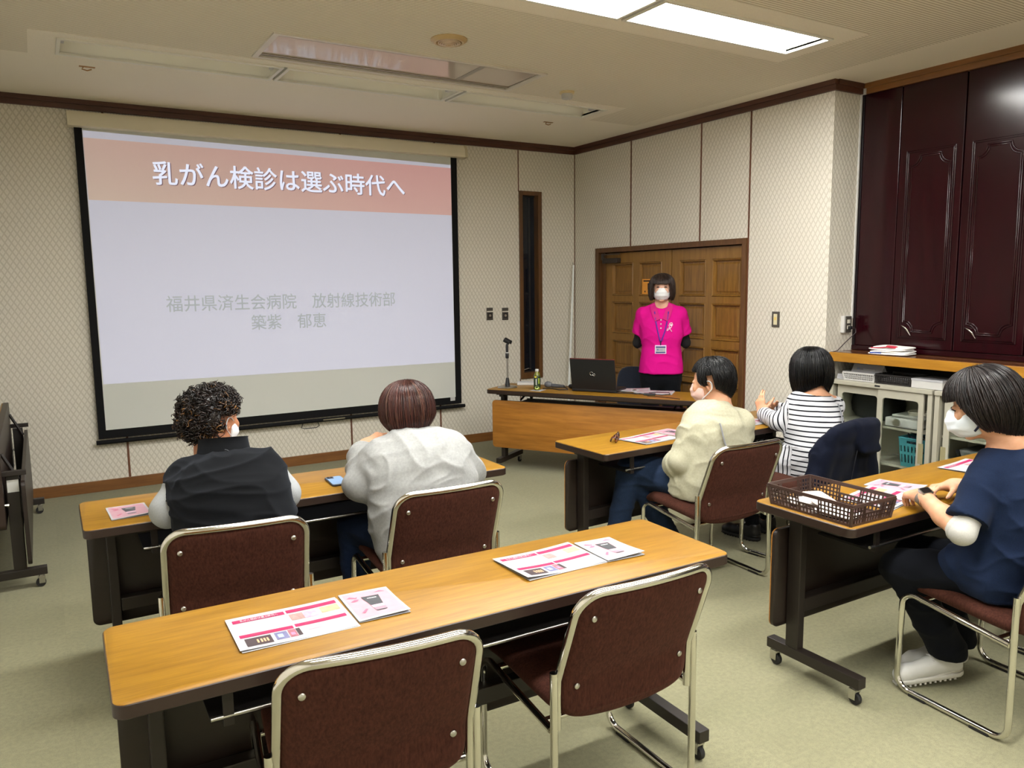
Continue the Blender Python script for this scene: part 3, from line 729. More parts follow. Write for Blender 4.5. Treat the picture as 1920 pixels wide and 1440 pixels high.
# ---------------------------------------------------------------- printed handouts
def sheet_obj(name, w, h, fmap, mat, parent, thick=.0006, nu=14, nv=10, u0=0, u1=1, v0=0, v1=1, lift=0):
    m = MB(); vs = []; fs = []
    for side in (0, 1):
        for j in range(nv+1):
            for i in range(nu+1):
                x, y, z = fmap(w*(u0+(u1-u0)*i/nu), h*(v0+(v1-v0)*j/nv)); vs.append((x, y, z+lift+(thick if side == 0 else 0)))
    N = nu+1; T = N*(nv+1)
    for j in range(nv):
        for i in range(nu):
            a = j*N+i; fs.append((a, a+1, a+N+1, a+N)); fs.append((T+a, T+a+N, T+a+N+1, T+a+1))
    for i in range(nu): fs.append((i+1, i, T+i, T+i+1)); b = nv*N; fs.append((b+i, b+i+1, T+b+i+1, T+b+i))
    for j in range(nv): fs.append((j*N, (j+1)*N, T+(j+1)*N, T+j*N)); fs.append(((j+1)*N+nu, j*N+nu, T+j*N+nu, T+(j+1)*N+nu))
    return m.add(vs, fs).build(name, mat, parent, smooth=40)
def printed(name, poly, fmap, w, h, mat, parent, lift=.0012):
    return MB().add([(lambda p: (p[0], p[1], p[2]+lift))(fmap(w*u, h*v)) for u, v in poly], [tuple(range(len(poly)))]).build(name, mat, parent)
def prect(name, u0, v0, u1, v1, fmap, w, h, mat, parent, lift=.0012, nu=6):
    m = MB(); vs = []; fs = []
    for j in (0, 1):
        for i in range(nu+1):
            x, y, z = fmap(w*(u0+(u1-u0)*i/nu), h*(v0 if j == 0 else v1)); vs.append((x, y, z+lift))
    for i in range(nu): fs.append((i, i+1, nu+1+i+1, nu+1+i))
    return m.add(vs, fs).build(name, mat, parent)
PH = {k: plain('photo_print_%d' % i, c, .55, grain=.45, gscale=90) for i, (k, c) in enumerate(dict(room=(158, 126, 122), warm=(222, 160, 122), dark=(58, 44, 48), blue=(104, 104, 140), red=(150, 88, 102), pinkp=(214, 150, 180)).items())}
INK = plain('faint_ink', (196, 200, 202), .6); INKR = plain('rose_ink', (222, 150, 170), .6); INKD = plain('tube_grey', (72, 74, 78), .4, grain=.1, gscale=30)
INKB = plain('dark_pink_ink', (150, 40, 80), .6)
TITLE_ME = text_mesh('乳がん検診は選ぶ時代へ', .012)
def flyer(x, y, deg, label, curl=.006, seed=0, z=.7005, full=True):
    t = empty('flyer', label, 'flyer', (x, y, z), math.radians(deg), 'printed flyers on the tables'); w, h = .297, .21
    rr = random.Random(seed); a, b = rr.uniform(.5, 1), rr.uniform(.5, 1)
    def fm(u, v):
        s, q = u/w, v/h
        return (u-w/2, v-h/2, .0022+curl*(a*(1-s)**3*(.3+.7*(1-q))+.35*b*(s**4)*q)+.0009*math.sin(s*5+seed))
    def fm0(u, v): return (u-w/2+.004, v-h/2-.004, .0003+curl*.25*(1-v/h)**2*(1-u/w))
    sheet_obj('back_sheet', w, h, fm0, MT['paper'], t)
    sheet_obj('front_sheet', w, h, fm, MT['paper'], t)
    for (u0, v0, u1, v1) in ((.045, .80, .495, .90), (.515, .81, .975, .91), (.045, .33, .495, .42), (.515, .35, .975, .44)):
        prect('pink_bar', u0, v0, u1, v1, fm, w, h, MT['pink'], t)
    if not full: return t
    me = TITLE_ME.copy(); n = len(me.vertices); co = np.zeros(n*3); me.vertices.foreach_get('co', co); co = co.reshape(-1, 3); mn, mx = co.min(0), co.max(0)
    W = []
    for p in co:
        u = .11+(p[0]-mn[0])/(mx[0]-mn[0])*.33; v = .815+(p[1]-mn[1])/(mx[1]-mn[1])*.07; q = fm(w*u, h*v); W.append((q[0], q[1], q[2]+.0018))
    me.vertices.foreach_set('co', np.array(W).ravel()); me.update(); me.materials.append(MT['paper'])
    o = bpy.data.objects.new('bar_title', me); COL.objects.link(o); o.parent = t
    for nm_, (u0, v0, u1, v1) in (('room', (.52, .56, .64, .76)), ('pinkp', (.64, .56, .76, .77)), ('warm', (.80, .60, .97, .78)), ('dark', (.07, .06, .285, .29)), ('blue', (.315, .09, .42, .30)), ('red', (.43, .09, .495, .31)), ('dark', (.50, .10, .535, .31))):
        prect('printed_photo', u0, v0, u1, v1, fm, w, h, PH[nm_], t, nu=3)
    for (u0, v0, u1, v1), mt in (((.12, .68, .40, .70), INK), ((.15, .64, .34, .655), INK), ((.62, .26, .74, .28), INKR), ((.60, .20, .72, .22), INKR), ((.66, .30, .82, .315), INK), ((.80, .17, .94, .185), INK), ((.78, .24, .90, .25), INK)):
        prect('printed_line', u0, v0, u1, v1, fm, w, h, mt, t, nu=3)
    for (u0, v0, u1, v1) in ((.60, .835, .82, .865), (.14, .36, .32, .385), (.60, .385, .86, .41)):
        prect('bar_lettering', u0, v0, u1, v1, fm, w, h, INKB, t, .0016, nu=3)
    for ph_u in (.16, .19, .215, .24):
        prect('photo_figure', ph_u, .12, ph_u+.015, .22, fm, w, h, PH['warm'], t, .0016, nu=1)
    prect('photo_glow', .335, .14, .38, .24, fm, w, h, plain('sky_print', (150, 170, 215), .6), t, .0016, nu=1)
    prect('photo_glow', .445, .14, .48, .22, fm, w, h, plain('rose_print', (222, 120, 150), .6), t, .0016, nu=1)
    return t
def booklet(x, y, deg, label, seed=0, z=.7005):
    t = empty('booklet', label, 'booklet', (x, y, z), math.radians(deg), 'pink cover booklets on the tables'); w, h = .143, .205
    rr = random.Random(seed); a = rr.uniform(.7, 1.2)
    def fm(u, v):
        s, q = u/w, v/h; return (u-w/2, v-h/2, .0022+.011*a*(1-q)**2*(.25+.75*s)+.001*math.sin(s*3+seed))
    def fm0(u, v): return (u-w/2, v-h/2, .0003+.002*(1-v/h)**2)
    sheet_obj('inner_pages', w, h, fm0, MT['paper'], t, nu=6, nv=8); sheet_obj('cover', w, h, fm, MT['paper'], t, nu=8, nv=10)
    m = MB(); vs = []; fs = []
    for j in range(9):
        for i in range(7):
            p = fm(w*(.05+.90*i/6), h*(.05+.90*j/8)); vs.append((p[0], p[1], p[2]+.001))
    for j in range(8):
        for i in range(6): fs.append((j*7+i, j*7+i+1, j*7+i+8, j*7+i+7))
    m.add(vs, fs).build('cover_print', MT['pale_pink'], t)
    printed('tube_picture', [(.36, .76), (.72, .76), (.66, .42), (.42, .42)], fm, w, h, INKD, t, .002)
    printed('tube_label', [(.42, .42), (.66, .42), (.655, .33), (.425, .33)], fm, w, h, plain('mauve_print', (206, 172, 190), .5), t, .002)
    printed('tube_cap', [(.425, .33), (.655, .33), (.65, .23), (.43, .23)], fm, w, h, plain('cap_print', (150, 126, 140), .5), t, .002)
    printed('tube_foot', [(.43, .23), (.65, .23), (.64, .20), (.44, .20)], fm, w, h, INKD, t, .002)
    prect('tube_lettering', .45, .66, .64, .685, fm, w, h, plain('pale_ink', (196, 198, 200), .5), t, .0026, nu=2)
    rose = plain('ribbon_rose', (186, 96, 122), .6)
    for poly in ([(.10, .80), (.16, .84), (.26, .78), (.30, .80), (.27, .74), (.17, .78)], [(.12, .66), (.22, .72), (.30, .70), (.26, .66), (.18, .64)], [(.16, .24), (.28, .34), (.32, .32), (.20, .20)], [(.66, .86), (.80, .90), (.90, .84), (.80, .86)]):
        printed('ribbon_picture', poly, fm, w, h, rose, t, .0018)
    return t
flyer(.508, 1.975, -1.5, 'pink barred flyer on the nearest table, left of its booklet at the left place', .006, 1)
booklet(.737, 1.977, -3, 'pink booklet with a grey tube on its cover, left place of the nearest table', 1)
flyer(1.334, 1.990, .5, 'pink barred flyer on the nearest table, left of its booklet at the right place', .010, 2)
booklet(1.562, 1.976, -4, 'pink booklet with a grey tube on its cover, right place of the nearest table', 2)
booklet(.250, 3.365, 2, 'pink booklet with a tube on its cover, left of the curly haired person', 3)
flyer(2.893, 3.305, 8, 'pink barred flyer beside the tortoiseshell glasses', .012, 4)
booklet(3.13, 3.36, 6, 'pink booklet half hidden behind the person in cream', 4)
flyer(3.74, 3.36, 4, 'pink barred flyer in front of the clasped hands of the person in stripes', .008, 5)
flyer(2.86, 1.862, 12, 'pink barred flyer under the hands of the person in navy, beside the brown basket', .006, 6)
booklet(3.07, 1.930, 8, 'pink booklet beyond the wrist watch of the person in navy', 6)
flyer(3.69, 1.93, 6, 'pink barred flyer at the empty place past the person in navy', .010, 7)
f8 = flyer(4.17, 4.70, -50, 'pink and white leaflet lying by the cables on the presenter table', .006, 8, full=False)
f9 = flyer(4.10, 4.90, -42, 'curled leaflet tucked behind the open laptop', .03, 9, full=False)
# ---------------------------------------------------------------- phone, glasses, basket
ph = empty('smartphone', 'light blue smartphone with dark bumper lying on the table beside the grey sleeve', 'phone', (1.097, 3.352, .7005), math.radians(-4))
MB().prism(rrect(-.038, -.076, .038, .076, .011), 0, .0095, .002).build('bumper', plain('phone_bumper', (38, 42, 52), .4), ph, smooth=40)
MB().prism(rrect(-.0345, -.0725, .0345, .0725, .009), .0095, .0102).build('back_plate', plain('phone_blue', (120, 152, 190), .25), ph)
cb_ = MB().prism(rrect(-.033, .036, -.001, .070, .007), .0102, .0118, .0006).build('camera_block', plain('camera_dark', (44, 46, 54), .3), ph)
for x, y in ((-.024, .060), (-.024, .046), (-.010, .053)): MB().lathe([(.0055, .0118), (.0055, .0128), (.004, .013)], (x, y, 0), 12).build('camera_lens', MT['black'], cb_)
gs = empty('eyeglasses', 'folded tortoiseshell eyeglasses at the left end of the cream sweater\'s table', 'glasses', (2.705, 3.350, .7005), math.radians(42))
to = NT('tortoiseshell'); nz = to.noise(to.coord(), 90, 2); to.base(to.mix(to.ramp(nz, .48, .62), lin((30, 14, 8)), lin((120, 66, 30)))); to.set(Roughness=.2)
for s in (-1, 1):
    MB().tube([(s*.034+.027*math.cos(a), .0, .024+.021*math.sin(a)) for a in [2*PI*i/16 for i in range(16)]], .0046, 8, closed=True).build('rim', to.m, gs, smooth=60)
    MB().tube([(s*.064, 0, .032), (s*.066, .01, .032), (-s*.02, .020+.006*s, .024), (-s*.05, .022+.006*s, .010)], .0048, 8).build('temple', to.m, gs, smooth=60)
MB().tube([(-.010, 0, .030), (0, 0, .034), (.010, 0, .030)], .003, 8).build('bridge', to.m, gs, smooth=60)
def lattice_wall(m, a, b, z0, z1, nx, nz_, bar, t, top, skip=None, bot=None):
    """an upright openwork wall from a to b: bars as boxes in a local frame"""
    a, b = Vector(a), Vector(b); d = (b-a); Lg = d.length; d.normalize(); n = Vector((-d.y, d.x, 0))
    def bx(s0, s1, h0, h1):
        vs = []
        for h in (h0, h1):
            for s, k in ((s0, -t/2), (s1, -t/2), (s1, t/2), (s0, t/2)):
                p = a+d*s+n*k; vs.append((p.x, p.y, h))
        m.add(vs, [(3,2,1,0),(4,5,6,7),(0,1,5,4),(1,2,6,5),(2,3,7,6),(3,0,4,7)])
    bot = bar*1.2 if bot is None else bot
    bx(0, Lg, z0, z0+bot); bx(0, Lg, z1-top, z1)
    zs = [z0+bot+(z1-top-z0-bot)*i/nz_ for i in range(nz_+1)]
    def skipped(s, h): return skip and skip[0] < s < skip[1] and h > skip[2]
    for i in range(nx+1):
        s = Lg*i/nx; h1 = z1-top
        if skipped(s, z1-top-.001): h1 = skip[2]
        bx(max(0, s-bar/2), min(Lg, s+bar/2), z0+bot, h1)
    for h in zs[1:-1]:
        if skip and h > skip[2]-.001: bx(0, skip[0], h-bar/2, h+bar/2); bx(skip[1], Lg, h-bar/2, h+bar/2)
        else: bx(0, Lg, h-bar/2, h+bar/2)
    if skip:
        bx(skip[0]-bar*.5, skip[0]+bar*.5, z0, z1); bx(skip[1]-bar*.5, skip[1]+bar*.5, z0, z1); bx(skip[0], skip[1], skip[2]-bar*.7, skip[2]+bar*.7)
def basket(label, cx, cy, z, w, d, h, deg, mat, cell=.0135, taper=.012, handle=True, rows=None):
    t = empty('basket', label, 'basket', (cx, cy, z), math.radians(deg)); w2, d2 = w/2, d/2
    cs = [(-w2+taper, -d2+taper), (w2-taper, -d2+taper), (w2-taper, d2-taper), (-w2+taper, d2-taper)]
    for i in range(4):
        p, q = cs[i], cs[(i+1) % 4]; L_ = math.hypot(q[0]-p[0], q[1]-p[1]); m = MB(); nz_ = rows or max(2, round((h-.014)/cell))
        sk = (L_*.5-.045, L_*.5+.045, .0035+(h-.012)*.52) if handle else None
        lattice_wall(m, (*p, 0), (*q, 0), .003, h, max(3, round(L_/cell)), nz_, .0055, .003, .012, sk)
        o = m.build('side_wall', mat, t)
        # lean the wall outwards
        for v in o.data.vertices:
            k = v.co.z/h*taper; v.co.x += math.copysign(k, v.co.x) if abs(v.co.x) > w2-taper-.004 else v.co.x/w2*k; v.co.y += math.copysign(k, v.co.y) if abs(v.co.y) > d2-taper-.004 else v.co.y/d2*k
    r = MB(); P = rrect(-w2-.003, -d2-.003, w2+.003, d2+.003, .014); Pi = rrect(-w2+.002, -d2+.002, w2-.002, d2-.002, .010); n = len(P)
    vs = [(*p, h-.010) for p in P]+[(*p, h+.002) for p in P]+[(*p, h+.002) for p in Pi]+[(*p, h-.010) for p in Pi]; fs = []
    for q in range(4):
        for i in range(n): fs.append((q*n+i, q*n+(i+1) % n, ((q+1) % 4)*n+(i+1) % n, ((q+1) % 4)*n+i))
    r.add(vs, fs).build('rim', mat, t, smooth=40)
    MB().prism(rrect(-w2+taper-.002, -d2+taper-.002, w2-taper+.002, d2-taper+.002, .008), 0, .003).build('base', mat, t)
    for (x, y) in cs: MB().tube([(x*.985, y*.985, 0), (x*.985+math.copysign(taper, x), y*.985+math.copysign(taper, y), h-.006)], .007, 8).build('corner_post', mat, t, smooth=50)
    return t
bk_brown = plain('brown_plastic', (62, 44, 38), .4)
basket('brown openwork plastic basket at the left end of the navy person\'s table', 2.545, 1.865, .7005, .25, .385, .082, -1, bk_brown, .0155)
for i, (x, y, dg, w, d, lb) in enumerate(((2.50, 1.80, 10, .10, .16, 'white folded packet in the brown basket, nearest its short front wall'), (2.57, 1.93, -25, .09, .15, 'cream envelope slanting in the middle of the brown basket'), (2.52, 1.97, 60, .08, .10, 'small white packet at the far end of the brown basket'))):
    p = empty('packet', lb, 'packet', (x, y, .7045), math.radians(dg), 'packets in the brown basket')
    pillow(w, d, .022, 8, 9).build('wrapper', plain('packet_white_%d' % i, [(236, 236, 234), (240, 226, 214), (238, 234, 228)][i], .5), p, loc=(0, 0, .0115+.012*(i == 1)), rot=(.06*(i == 1), 0, 0), smooth=60)
    MB().box((-w*.3, -d*.4, .0225+.012*(i == 1)), (w*.3, -d*.3, .0235+.012*(i == 1))).build('printed_band', MT['pale_pink'], p)
# ---------------------------------------------------------------- on the presenter table
ms = empty('microphone_stand', 'desk microphone stand with an empty black clip on the far end of the presenter table', 'microphone stand', (3.375, 5.655, .7005))
MB().lathe([(.082, 0), (.085, .004), (.078, .012), (.03, .018), (.012, .02)], sides=28).build('base', MT['steel'], ms, smooth=40)
MB().lathe([(.022, .018), (.014, .07), (.011, .085)], sides=16).build('collar', MT['black'], ms, smooth=40)
MB().lathe([(.008, .08), (.008, .30)], sides=14).build('pole', MT['steel'], ms, smooth=40)
MB().lathe([(.013, .25), (.0145, .255), (.0145, .29), (.012, .295)], sides=16).build('clutch', MT['black'], ms, smooth=40)
MB().lathe([(.0155, .295), (.0155, .302)], sides=16).build('white_ring', MT['white'], ms, smooth=40)
MB().lathe([(.011, .302), (.012, .36), (.009, .372)], sides=14).build('neck', MT['black'], ms, smooth=40)
m = MB(); 
for s in (0,):
    arc_o = [(.024*math.cos(a), .024*math.sin(a)) for a in np.linspace(-.2*PI, 1.2*PI, 12)]; arc_i = [(.016*math.cos(a), .016*math.sin(a)) for a in np.linspace(1.2*PI, -.2*PI, 12)]
    m.prism(arc_o+arc_i, -.03, .03, axis=1)
o = m.build('clip', MT['black'], ms, loc=(.006, 0, .392), rot=(math.radians(25), 0, math.radians(30)), smooth=40)
er = empty('small_white_box', 'small white box lying behind the microphone stand', 'box', (3.60, 5.72, .7005), math.radians(-35))
MB().box((-.075, -.03, 0), (.075, .03, .022), .004).build('box_body', MT['white'], er); MB().box((-.075, -.03, .022), (.075, .03, .028), .003).build('box_lid', MT['paper'], er)
bt = empty('tea_bottle', 'small green tea bottle with a white cap on the presenter table', 'bottle', (3.49, 5.37, .7018))
tea = plain('tea', (104, 106, 30), .15, spec=.6); MB().lathe([(.020, 0), (.027, .006), (.028, .05), (.026, .06), (.028, .07), (.028, .118), (.022, .135), (.013, .150), (.013, .156)], sides=24).build('bottle_body', tea, bt, smooth=40)
MB().lathe([(.0285, .022), (.0285, .115), (.0265, .124)], sides=24).build('label', plain('dark_green_label', (34, 52, 28), .4), bt, smooth=40)
MB().lathe([(.0135, .154), (.0150, .156), (.0150, .172), (.013, .175)], sides=20).build('cap', MT['white'], bt, smooth=40)
def bent(poly, R, ang):
    vs = []
    for s, z in poly: a = ang+s/R; vs.append((R*math.cos(a), R*math.sin(a), z))
    return MB().add(vs, [tuple(range(len(vs)))])
fa = math.atan2(-5.37, -3.49)
oval = [(.018*math.cos(a)-.002, .018+.012*math.sin(a)+.006) for a in np.linspace(0, 2*PI, 18)[:-1]]
bent(oval, .0293, fa).build('pale_oval', plain('pale_green', (196, 214, 120), .5), bt)
bent([(-.014+.011*math.cos(a), .112+.008*math.sin(a)) for a in np.linspace(0, 2*PI, 14)[:-1]], .0293, fa).build('gold_badge', plain('gold_print', (214, 196, 60), .5), bt)
bent([(-.012, .045), (-.003, .045), (-.003, .095), (-.012, .095)], .0293, fa).build('white_lettering', MT['paper'], bt)
bent([(.010, .055), (.022, .055), (.022, .100), (.010, .100)], .0293, fa).build('leaf_print', plain('leaf_green', (150, 170, 60), .5), bt)
cst = MB().box((-.055, -.05, 0), (.055, .05, .0012)).build('paper_coaster', MT['paper'], loc=(3.49, 5.36, .7005), rot=(0, 0, .5)); cst['label'] = 'white paper slip under the green tea bottle'; cst['category'] = 'paper'
hm = empty('microphone', 'grey handheld microphone lying beside the tea bottle', 'microphone', (3.67, 5.41, .7005), math.radians(-62))
gm = plain('grey_grille', (96, 98, 102), .5, grain=.3, gscale=300)
MB().lathe([(.004, -.075), (.018, -.068), (.027, -.05), (.027, -.03), (.018, -.012), (.014, -.008)], (0, 0, .027), 18, 0).build('grille', gm, hm, smooth=50)
MB().lathe([(.014, -.008), (.017, .0), (.0165, .03), (.013, .09), (.012, .11)], (0, 0, .02), 16, 0).build('handle', plain('mic_grey', (76, 78, 82), .4), hm, smooth=50)
MB().tube([(.11, 0, .015), (.15, -.02, .006), (.18, -.07, .005), (.12, -.11, .005), (.03, -.07, .005), (-.04, -.10, .005)], .004, 6).build('cable', MT['black'], hm, smooth=60)
# laptop: lid towards the audience
lt = empty('laptop', 'open black laptop seen from behind its lid on the presenter table', 'laptop', (3.89, 5.055, .7005), math.radians(122))
bl = plain('laptop_black', (18, 19, 23), .4)
MB().box((-.19, -.13, .004), (.19, .12, .026), .004).build('keyboard_base', bl, lt)
lid = MB().box((-.19, -.006, 0), (.19, .006, .255), .004).build('lid', bl, lt, loc=(0, .115, .024), rot=(math.radians(-12), 0, 0))
MB().box((-.188, -.0062, .246), (.188, .0055, .2565)).build('lid_edge', plain('dark_red', (96, 22, 26), .4), lid)
sp = MB().box((-.17, -.0075, .015), (.17, -.0062, .24)).build('display', plain('display_off', (30, 32, 40), .15), lid)
def inf(t): return (.022*math.sin(t)*1.0, .0)
ringp = []
for i in range(40):
    a = 2*PI*i/40; x = .023*math.cos(a); z = .016*math.sin(a)*math.cos(a)*1.35; ringp.append((x, .0066, .13+z*1.3+x*.35))
ls = MT['steel']
MB().tube([(-.0115+.0085*math.cos(a), .0068, .126+.0085*math.sin(a)) for a in np.linspace(.15*PI, 1.75*PI, 16)]+[(.004, .0068, .126), (.009+.014*math.cos(1.15*PI), .0068, .135+.014*math.sin(1.15*PI))]+[(.009+.014*math.cos(a), .0068, .135+.014*math.sin(a)) for a in np.linspace(-.9*PI, .85*PI, 20)], .0022, 6).build('lid_emblem', ls, lid, smooth=60)
mo = empty('computer_mouse', 'black computer mouse beside the laptop', 'mouse', (3.80, 5.28, .7005), math.radians(20))
pillow(.06, .10, .034, 10, 3).build('mouse_shell', MT['black'], mo, loc=(0, 0, .017), smooth=170); MB().tube([(0, .045, .012), (0, .09, .006), (.05, .13, .005)], .002, 6).build('mouse_cable', MT['black'], mo)
ad = empty('cable_adapter', 'small dark video adapter with its cable on the presenter table', 'adapter', (4.035, 4.60, .7005), math.radians(-50))
MB().box((-.045, -.018, .001), (.045, .018, .017), .004).build('adapter_body', plain('adapter_grey', (44, 46, 48), .4), ad)
MB().tube([(.045, 0, .009), (.09, .0, .006), (.15, .06, .005), (.13, .16, .005), (.03, .16, .005), (-.02, .10, .005)], .0032, 6).build('cable', MT['black'], ad, smooth=60)
MB().tube([(-.045, 0, .009), (-.10, .01, .006), (-.17, .05, .005), (-.26, .03, .005), (-.33, .06, .012)], .0032, 6).build('cable', MT['black'], ad, smooth=60)
pc = empty('power_cable', 'thin black cable looping across the presenter table beside the laptop', 'cable', (3.98, 4.72, .7005))
MB().tube([(-.06, .16, .012), (-.02, .08, .004), (.04, .02, .004), (.06, -.08, .004), (.0, -.16, .004), (.06, -.28, .004), (.09, -.42, .004)], .0025, 6).build('cable_run', MT['black'], pc, smooth=60)
MB().box((-.085, .155, .001), (-.045, .185, .015), .003).build('cable_plug', MT['black'], pc)
us = empty('usb_receiver', 'small steel plug lying among the cables right of the laptop', 'plug', (4.10, 4.86, .7005), .4)
MB().box((-.02, -.008, .001), (.015, .008, .012), .002).build('plug_body', MT['steel'], us); MB().box((.015, -.006, .003), (.03, .006, .010)).build('plug_tip', MT['white'], us)
# chair behind the desk, dark upholstery
oc = empty('office_chair', 'dark navy upholstered chair half hidden behind the laptop', 'chair', (4.38, 5.30, 0), math.radians(110))
nv = fabric('navy_upholstery', (20, 24, 34), (40, 46, 60), 200, .8, .2, .2)
pillow(.46, .42, .06, 12, 6, lambda x, y, z: (x, y-.20-.05*((z+.2))*0, z)).build('seat', nv, oc, loc=(0, .2, .44), smooth=170)
pillow(.46, .40, .05, 14, 4, lambda x, y, z: (x, z-.03*(1-(x/.25)**2), y)).build('backrest', nv, oc, loc=(0, -.21, .625), rot=(math.radians(8), 0, 0), smooth=170)
for s in (-1, 1):
    MB().tube(fillet([(s*.2, -.22, .60), (s*.2, -.20, .40), (s*.2, .18, .40), (s*.2, .22, .012), (s*.2, -.22, .012)], .05), .011, 8).build('side_frame', MT['chrome'], oc, smooth=60)
# pole leaning in the corner
po = empty('white_pole', 'thin white pole leaning into the corner beside the window', 'pole', (4.69, 6.64, 0))
d0 = Vector((4.69, 6.64, 0)); p1 = Vector((4.838, 6.725, 1.76))-d0
MB().tube([Vector((0, 0, .0)), p1*.5, p1], [.013, .012, .010], 10).build('shaft', plain('pole_white', (232, 236, 234), .4), po, smooth=60)
MB().tube([p1, p1+Vector((0, 0, .018)), p1+Vector((-.022, -.008, .022))], .006, 8).build('hook_tip', MT['steel'], po, smooth=60)
MB().tube([Vector((0, 0, 0)), p1*.02], .014, 10).build('rubber_foot', MT['rubber'], po)
# ---------------------------------------------------------------- wall plates
pl = plain('bronze_plate', (84, 80, 74), .4, .2); pld = plain('plate_dark', (48, 46, 44), .4); plw = plain('plate_pale', (206, 202, 188), .4)
for i, (x, z) in enumerate(((3.855, 1.28), (4.034, 1.275))):
    w_ = empty('wall_socket', ['bronze wall socket plate on the back wall, nearer the screen', 'bronze wall socket plate on the back wall, nearer the narrow window'][i], 'socket', (x, YB, z), group='socket plates between screen and window')
    MB().box((-.036, -.007, -.062), (.036, 0, .062), .003).build('cover_plate', pl, w_); MB().box((-.034, -.0085, .018), (.034, -.007, .030)).build('pale_label', plw, w_)
    MB().box((-.026, -.010, -.046), (.026, -.007, .012), .002).build('socket_insert', pld, w_); MB().lathe([(.011, -.016), (.013, -.010)], (0, 0, -.016), 14, 1).build('jack', plain('jack_silver', (190, 180, 168), .3, .6), w_, smooth=40)
sw = empty('light_switch', 'light switch with a dark plate on the papered wall right of the door', 'switch', (XR, 4.130, 1.278))
MB().box((-.008, -.036, -.060), (0, .036, .060), .003).build('cover_plate', pl, sw); MB().box((-.010, -.017, -.042), (-.008, .017, .042), .002).build('rocker', plain('cream_rocker', (214, 206, 170), .4), sw)
MB().box((-.0108, -.010, -.006), (-.010, .010, .018)).build('indicator', plain('amber', (222, 196, 110), .4), sw)
sx = empty('outlet_box', 'surface outlet box with a black plug beside the maroon cupboard', 'socket', (5.105, YP-.012, 1.25))
MB().box((-.04, -.03, -.062), (.04, 0, .062), .004).build('back_box', MT['white'], sx); MB().box((-.026, -.036, -.060), (.038, -.03, .060), .002).build('cover_plate', pl, sx)
for z in (.022, -.022): MB().box((-.012, -.039, z-.014), (.02, -.036, z+.014), .001).build('socket_insert', plw, sx)
MB().box((-.008, -.062, -.036), (.016, -.039, -.012), .004).build('plug', MT['black'], sx)
MB().tube([(.005, -.06, -.024), (.035, -.075, -.03), (.03, -.08, -.06), (-.06, -.06, -.13), (-.13, -.05, -.185), (-.16, -.03, -.196)], .0035, 6).build('plug_cable', plain('dark_cord', (50, 36, 38), .5), sx, smooth=60)
du = empty('cable_duct', 'white cable duct running down the wall edge beside the maroon cupboard', 'cable duct', (5.19, YP-.012, 1.29))
MB().box((-.008, -.011, .0), (.006, 0, 1.60), .002).build('duct_run', MT['white'], du); MB().box((-.05, -.009, -.002), (.006, 0, .008), .002).build('duct_branch', MT['white'], du)
MB().box((-.006, -.04, 1.60), (.008, -.0, 1.675), .002).build('duct_cap', MT['white'], du)
# ---------------------------------------------------------------- on and under the counter
bag = empty('folded_bag', 'folded white cloth bag with a red corner on the counter', 'bag', (5.055, 3.255, 1.0575), math.radians(-84))
cw = fabric('white_cloth', (226, 224, 222), (244, 243, 240), 120, .85, .2, .15)
for i, (dx, dy, w, d, z, rz) in enumerate(((0, 0, .28, .19, .008, .0), (.005, .004, .27, .18, .022, .06), (-.006, .0, .265, .175, .037, -.05), (.01, .01, .25, .165, .050, .03))):
    pillow(w, d, .017, 12, 6, lambda x, y, q, k=i: (x, y, q+.004*math.sin(x*23+k*2)*math.cos(y*17+k))).build('fold', cw, bag, loc=(dx, dy, z), rot=(0, 0, rz), smooth=170)
rd = fabric('red_cloth', (170, 26, 52), (200, 44, 70), 150, .8, .2)
pillow(.075, .05, .010, 8, 3).build('red_corner', rd, bag, loc=(.03, -.06, .058), rot=(.2, .1, .4), smooth=170); MB().tube([(-.11, -.075, .046), (-.05, -.082, .050), (.0, -.075, .056), (.04, -.07, .058)], .004, 6).build('red_hem', rd, bag, smooth=60)
MB().box((-.11, -.094, .010), (-.03, -.088, .016)).build('blue_tag', plain('blue_cloth', (70, 100, 190), .7), bag)
wb = basket('white openwork tray of papers on the putty cabinet, under the counter', 5.08, 3.455, .857, .20, .255, .060, 0, MT['white'], .014, .01, False)
pp = empty('paper_stack', 'stack of white papers lying in the white tray under the counter', 'papers', (5.085, 3.45, .861))
for i in range(5): MB().box((-.085, -.115, 0), (.085, .115, .004), .001).build('paper_sheet', MT['paper'], pp, loc=(-.004*i, .006*(i % 2), .0095*i), rot=(0, .02*i, .03*(i-2)))
tc_ = empty('tent_card', 'white folded tent card standing on the papers in the white tray', 'card', (5.08, 3.44, .9075), 0)
for s, nm_ in ((-1, 'front_leaf'), (1, 'back_leaf')):
    MB().add([(s*.035, -.12, 0), (s*.035, .12, 0), (0, .12, .06), (0, -.12, .06), (s*.037, -.12, 0), (s*.037, .12, 0), (0, .12, .062), (0, -.12, .062)], [(0,1,2,3),(7,6,5,4),(0,4,5,1),(1,5,6,2),(2,6,7,3),(3,7,4,0)]).build(nm_, MT['paper'], tc_)
MB().lathe([(.012, -.001), (.012, 0)], (-.022, .07, .026), 16, 0).build('round_mark', plain('blue_grey_mark', (130, 140, 165), .6), tc_)
MB().box((-.0225, -.06, .026), (-.0215, .03, .032)).build('printed_line', INK, tc_)
basket('black openwork tray on the putty cabinet, right of the white tray', 5.08, 3.19, .857, .21, .265, .066, 0, plain('black_tray', (34, 32, 32), .45), .0145, .01, False)
q = pillow(.17, .22, .035, 10, 8).build('papers_in_tray', MT['paper'], loc=(5.08, 3.19, .880), smooth=60); q['label'] = 'white paper stack inside the black tray under the counter'; q['category'] = 'papers'
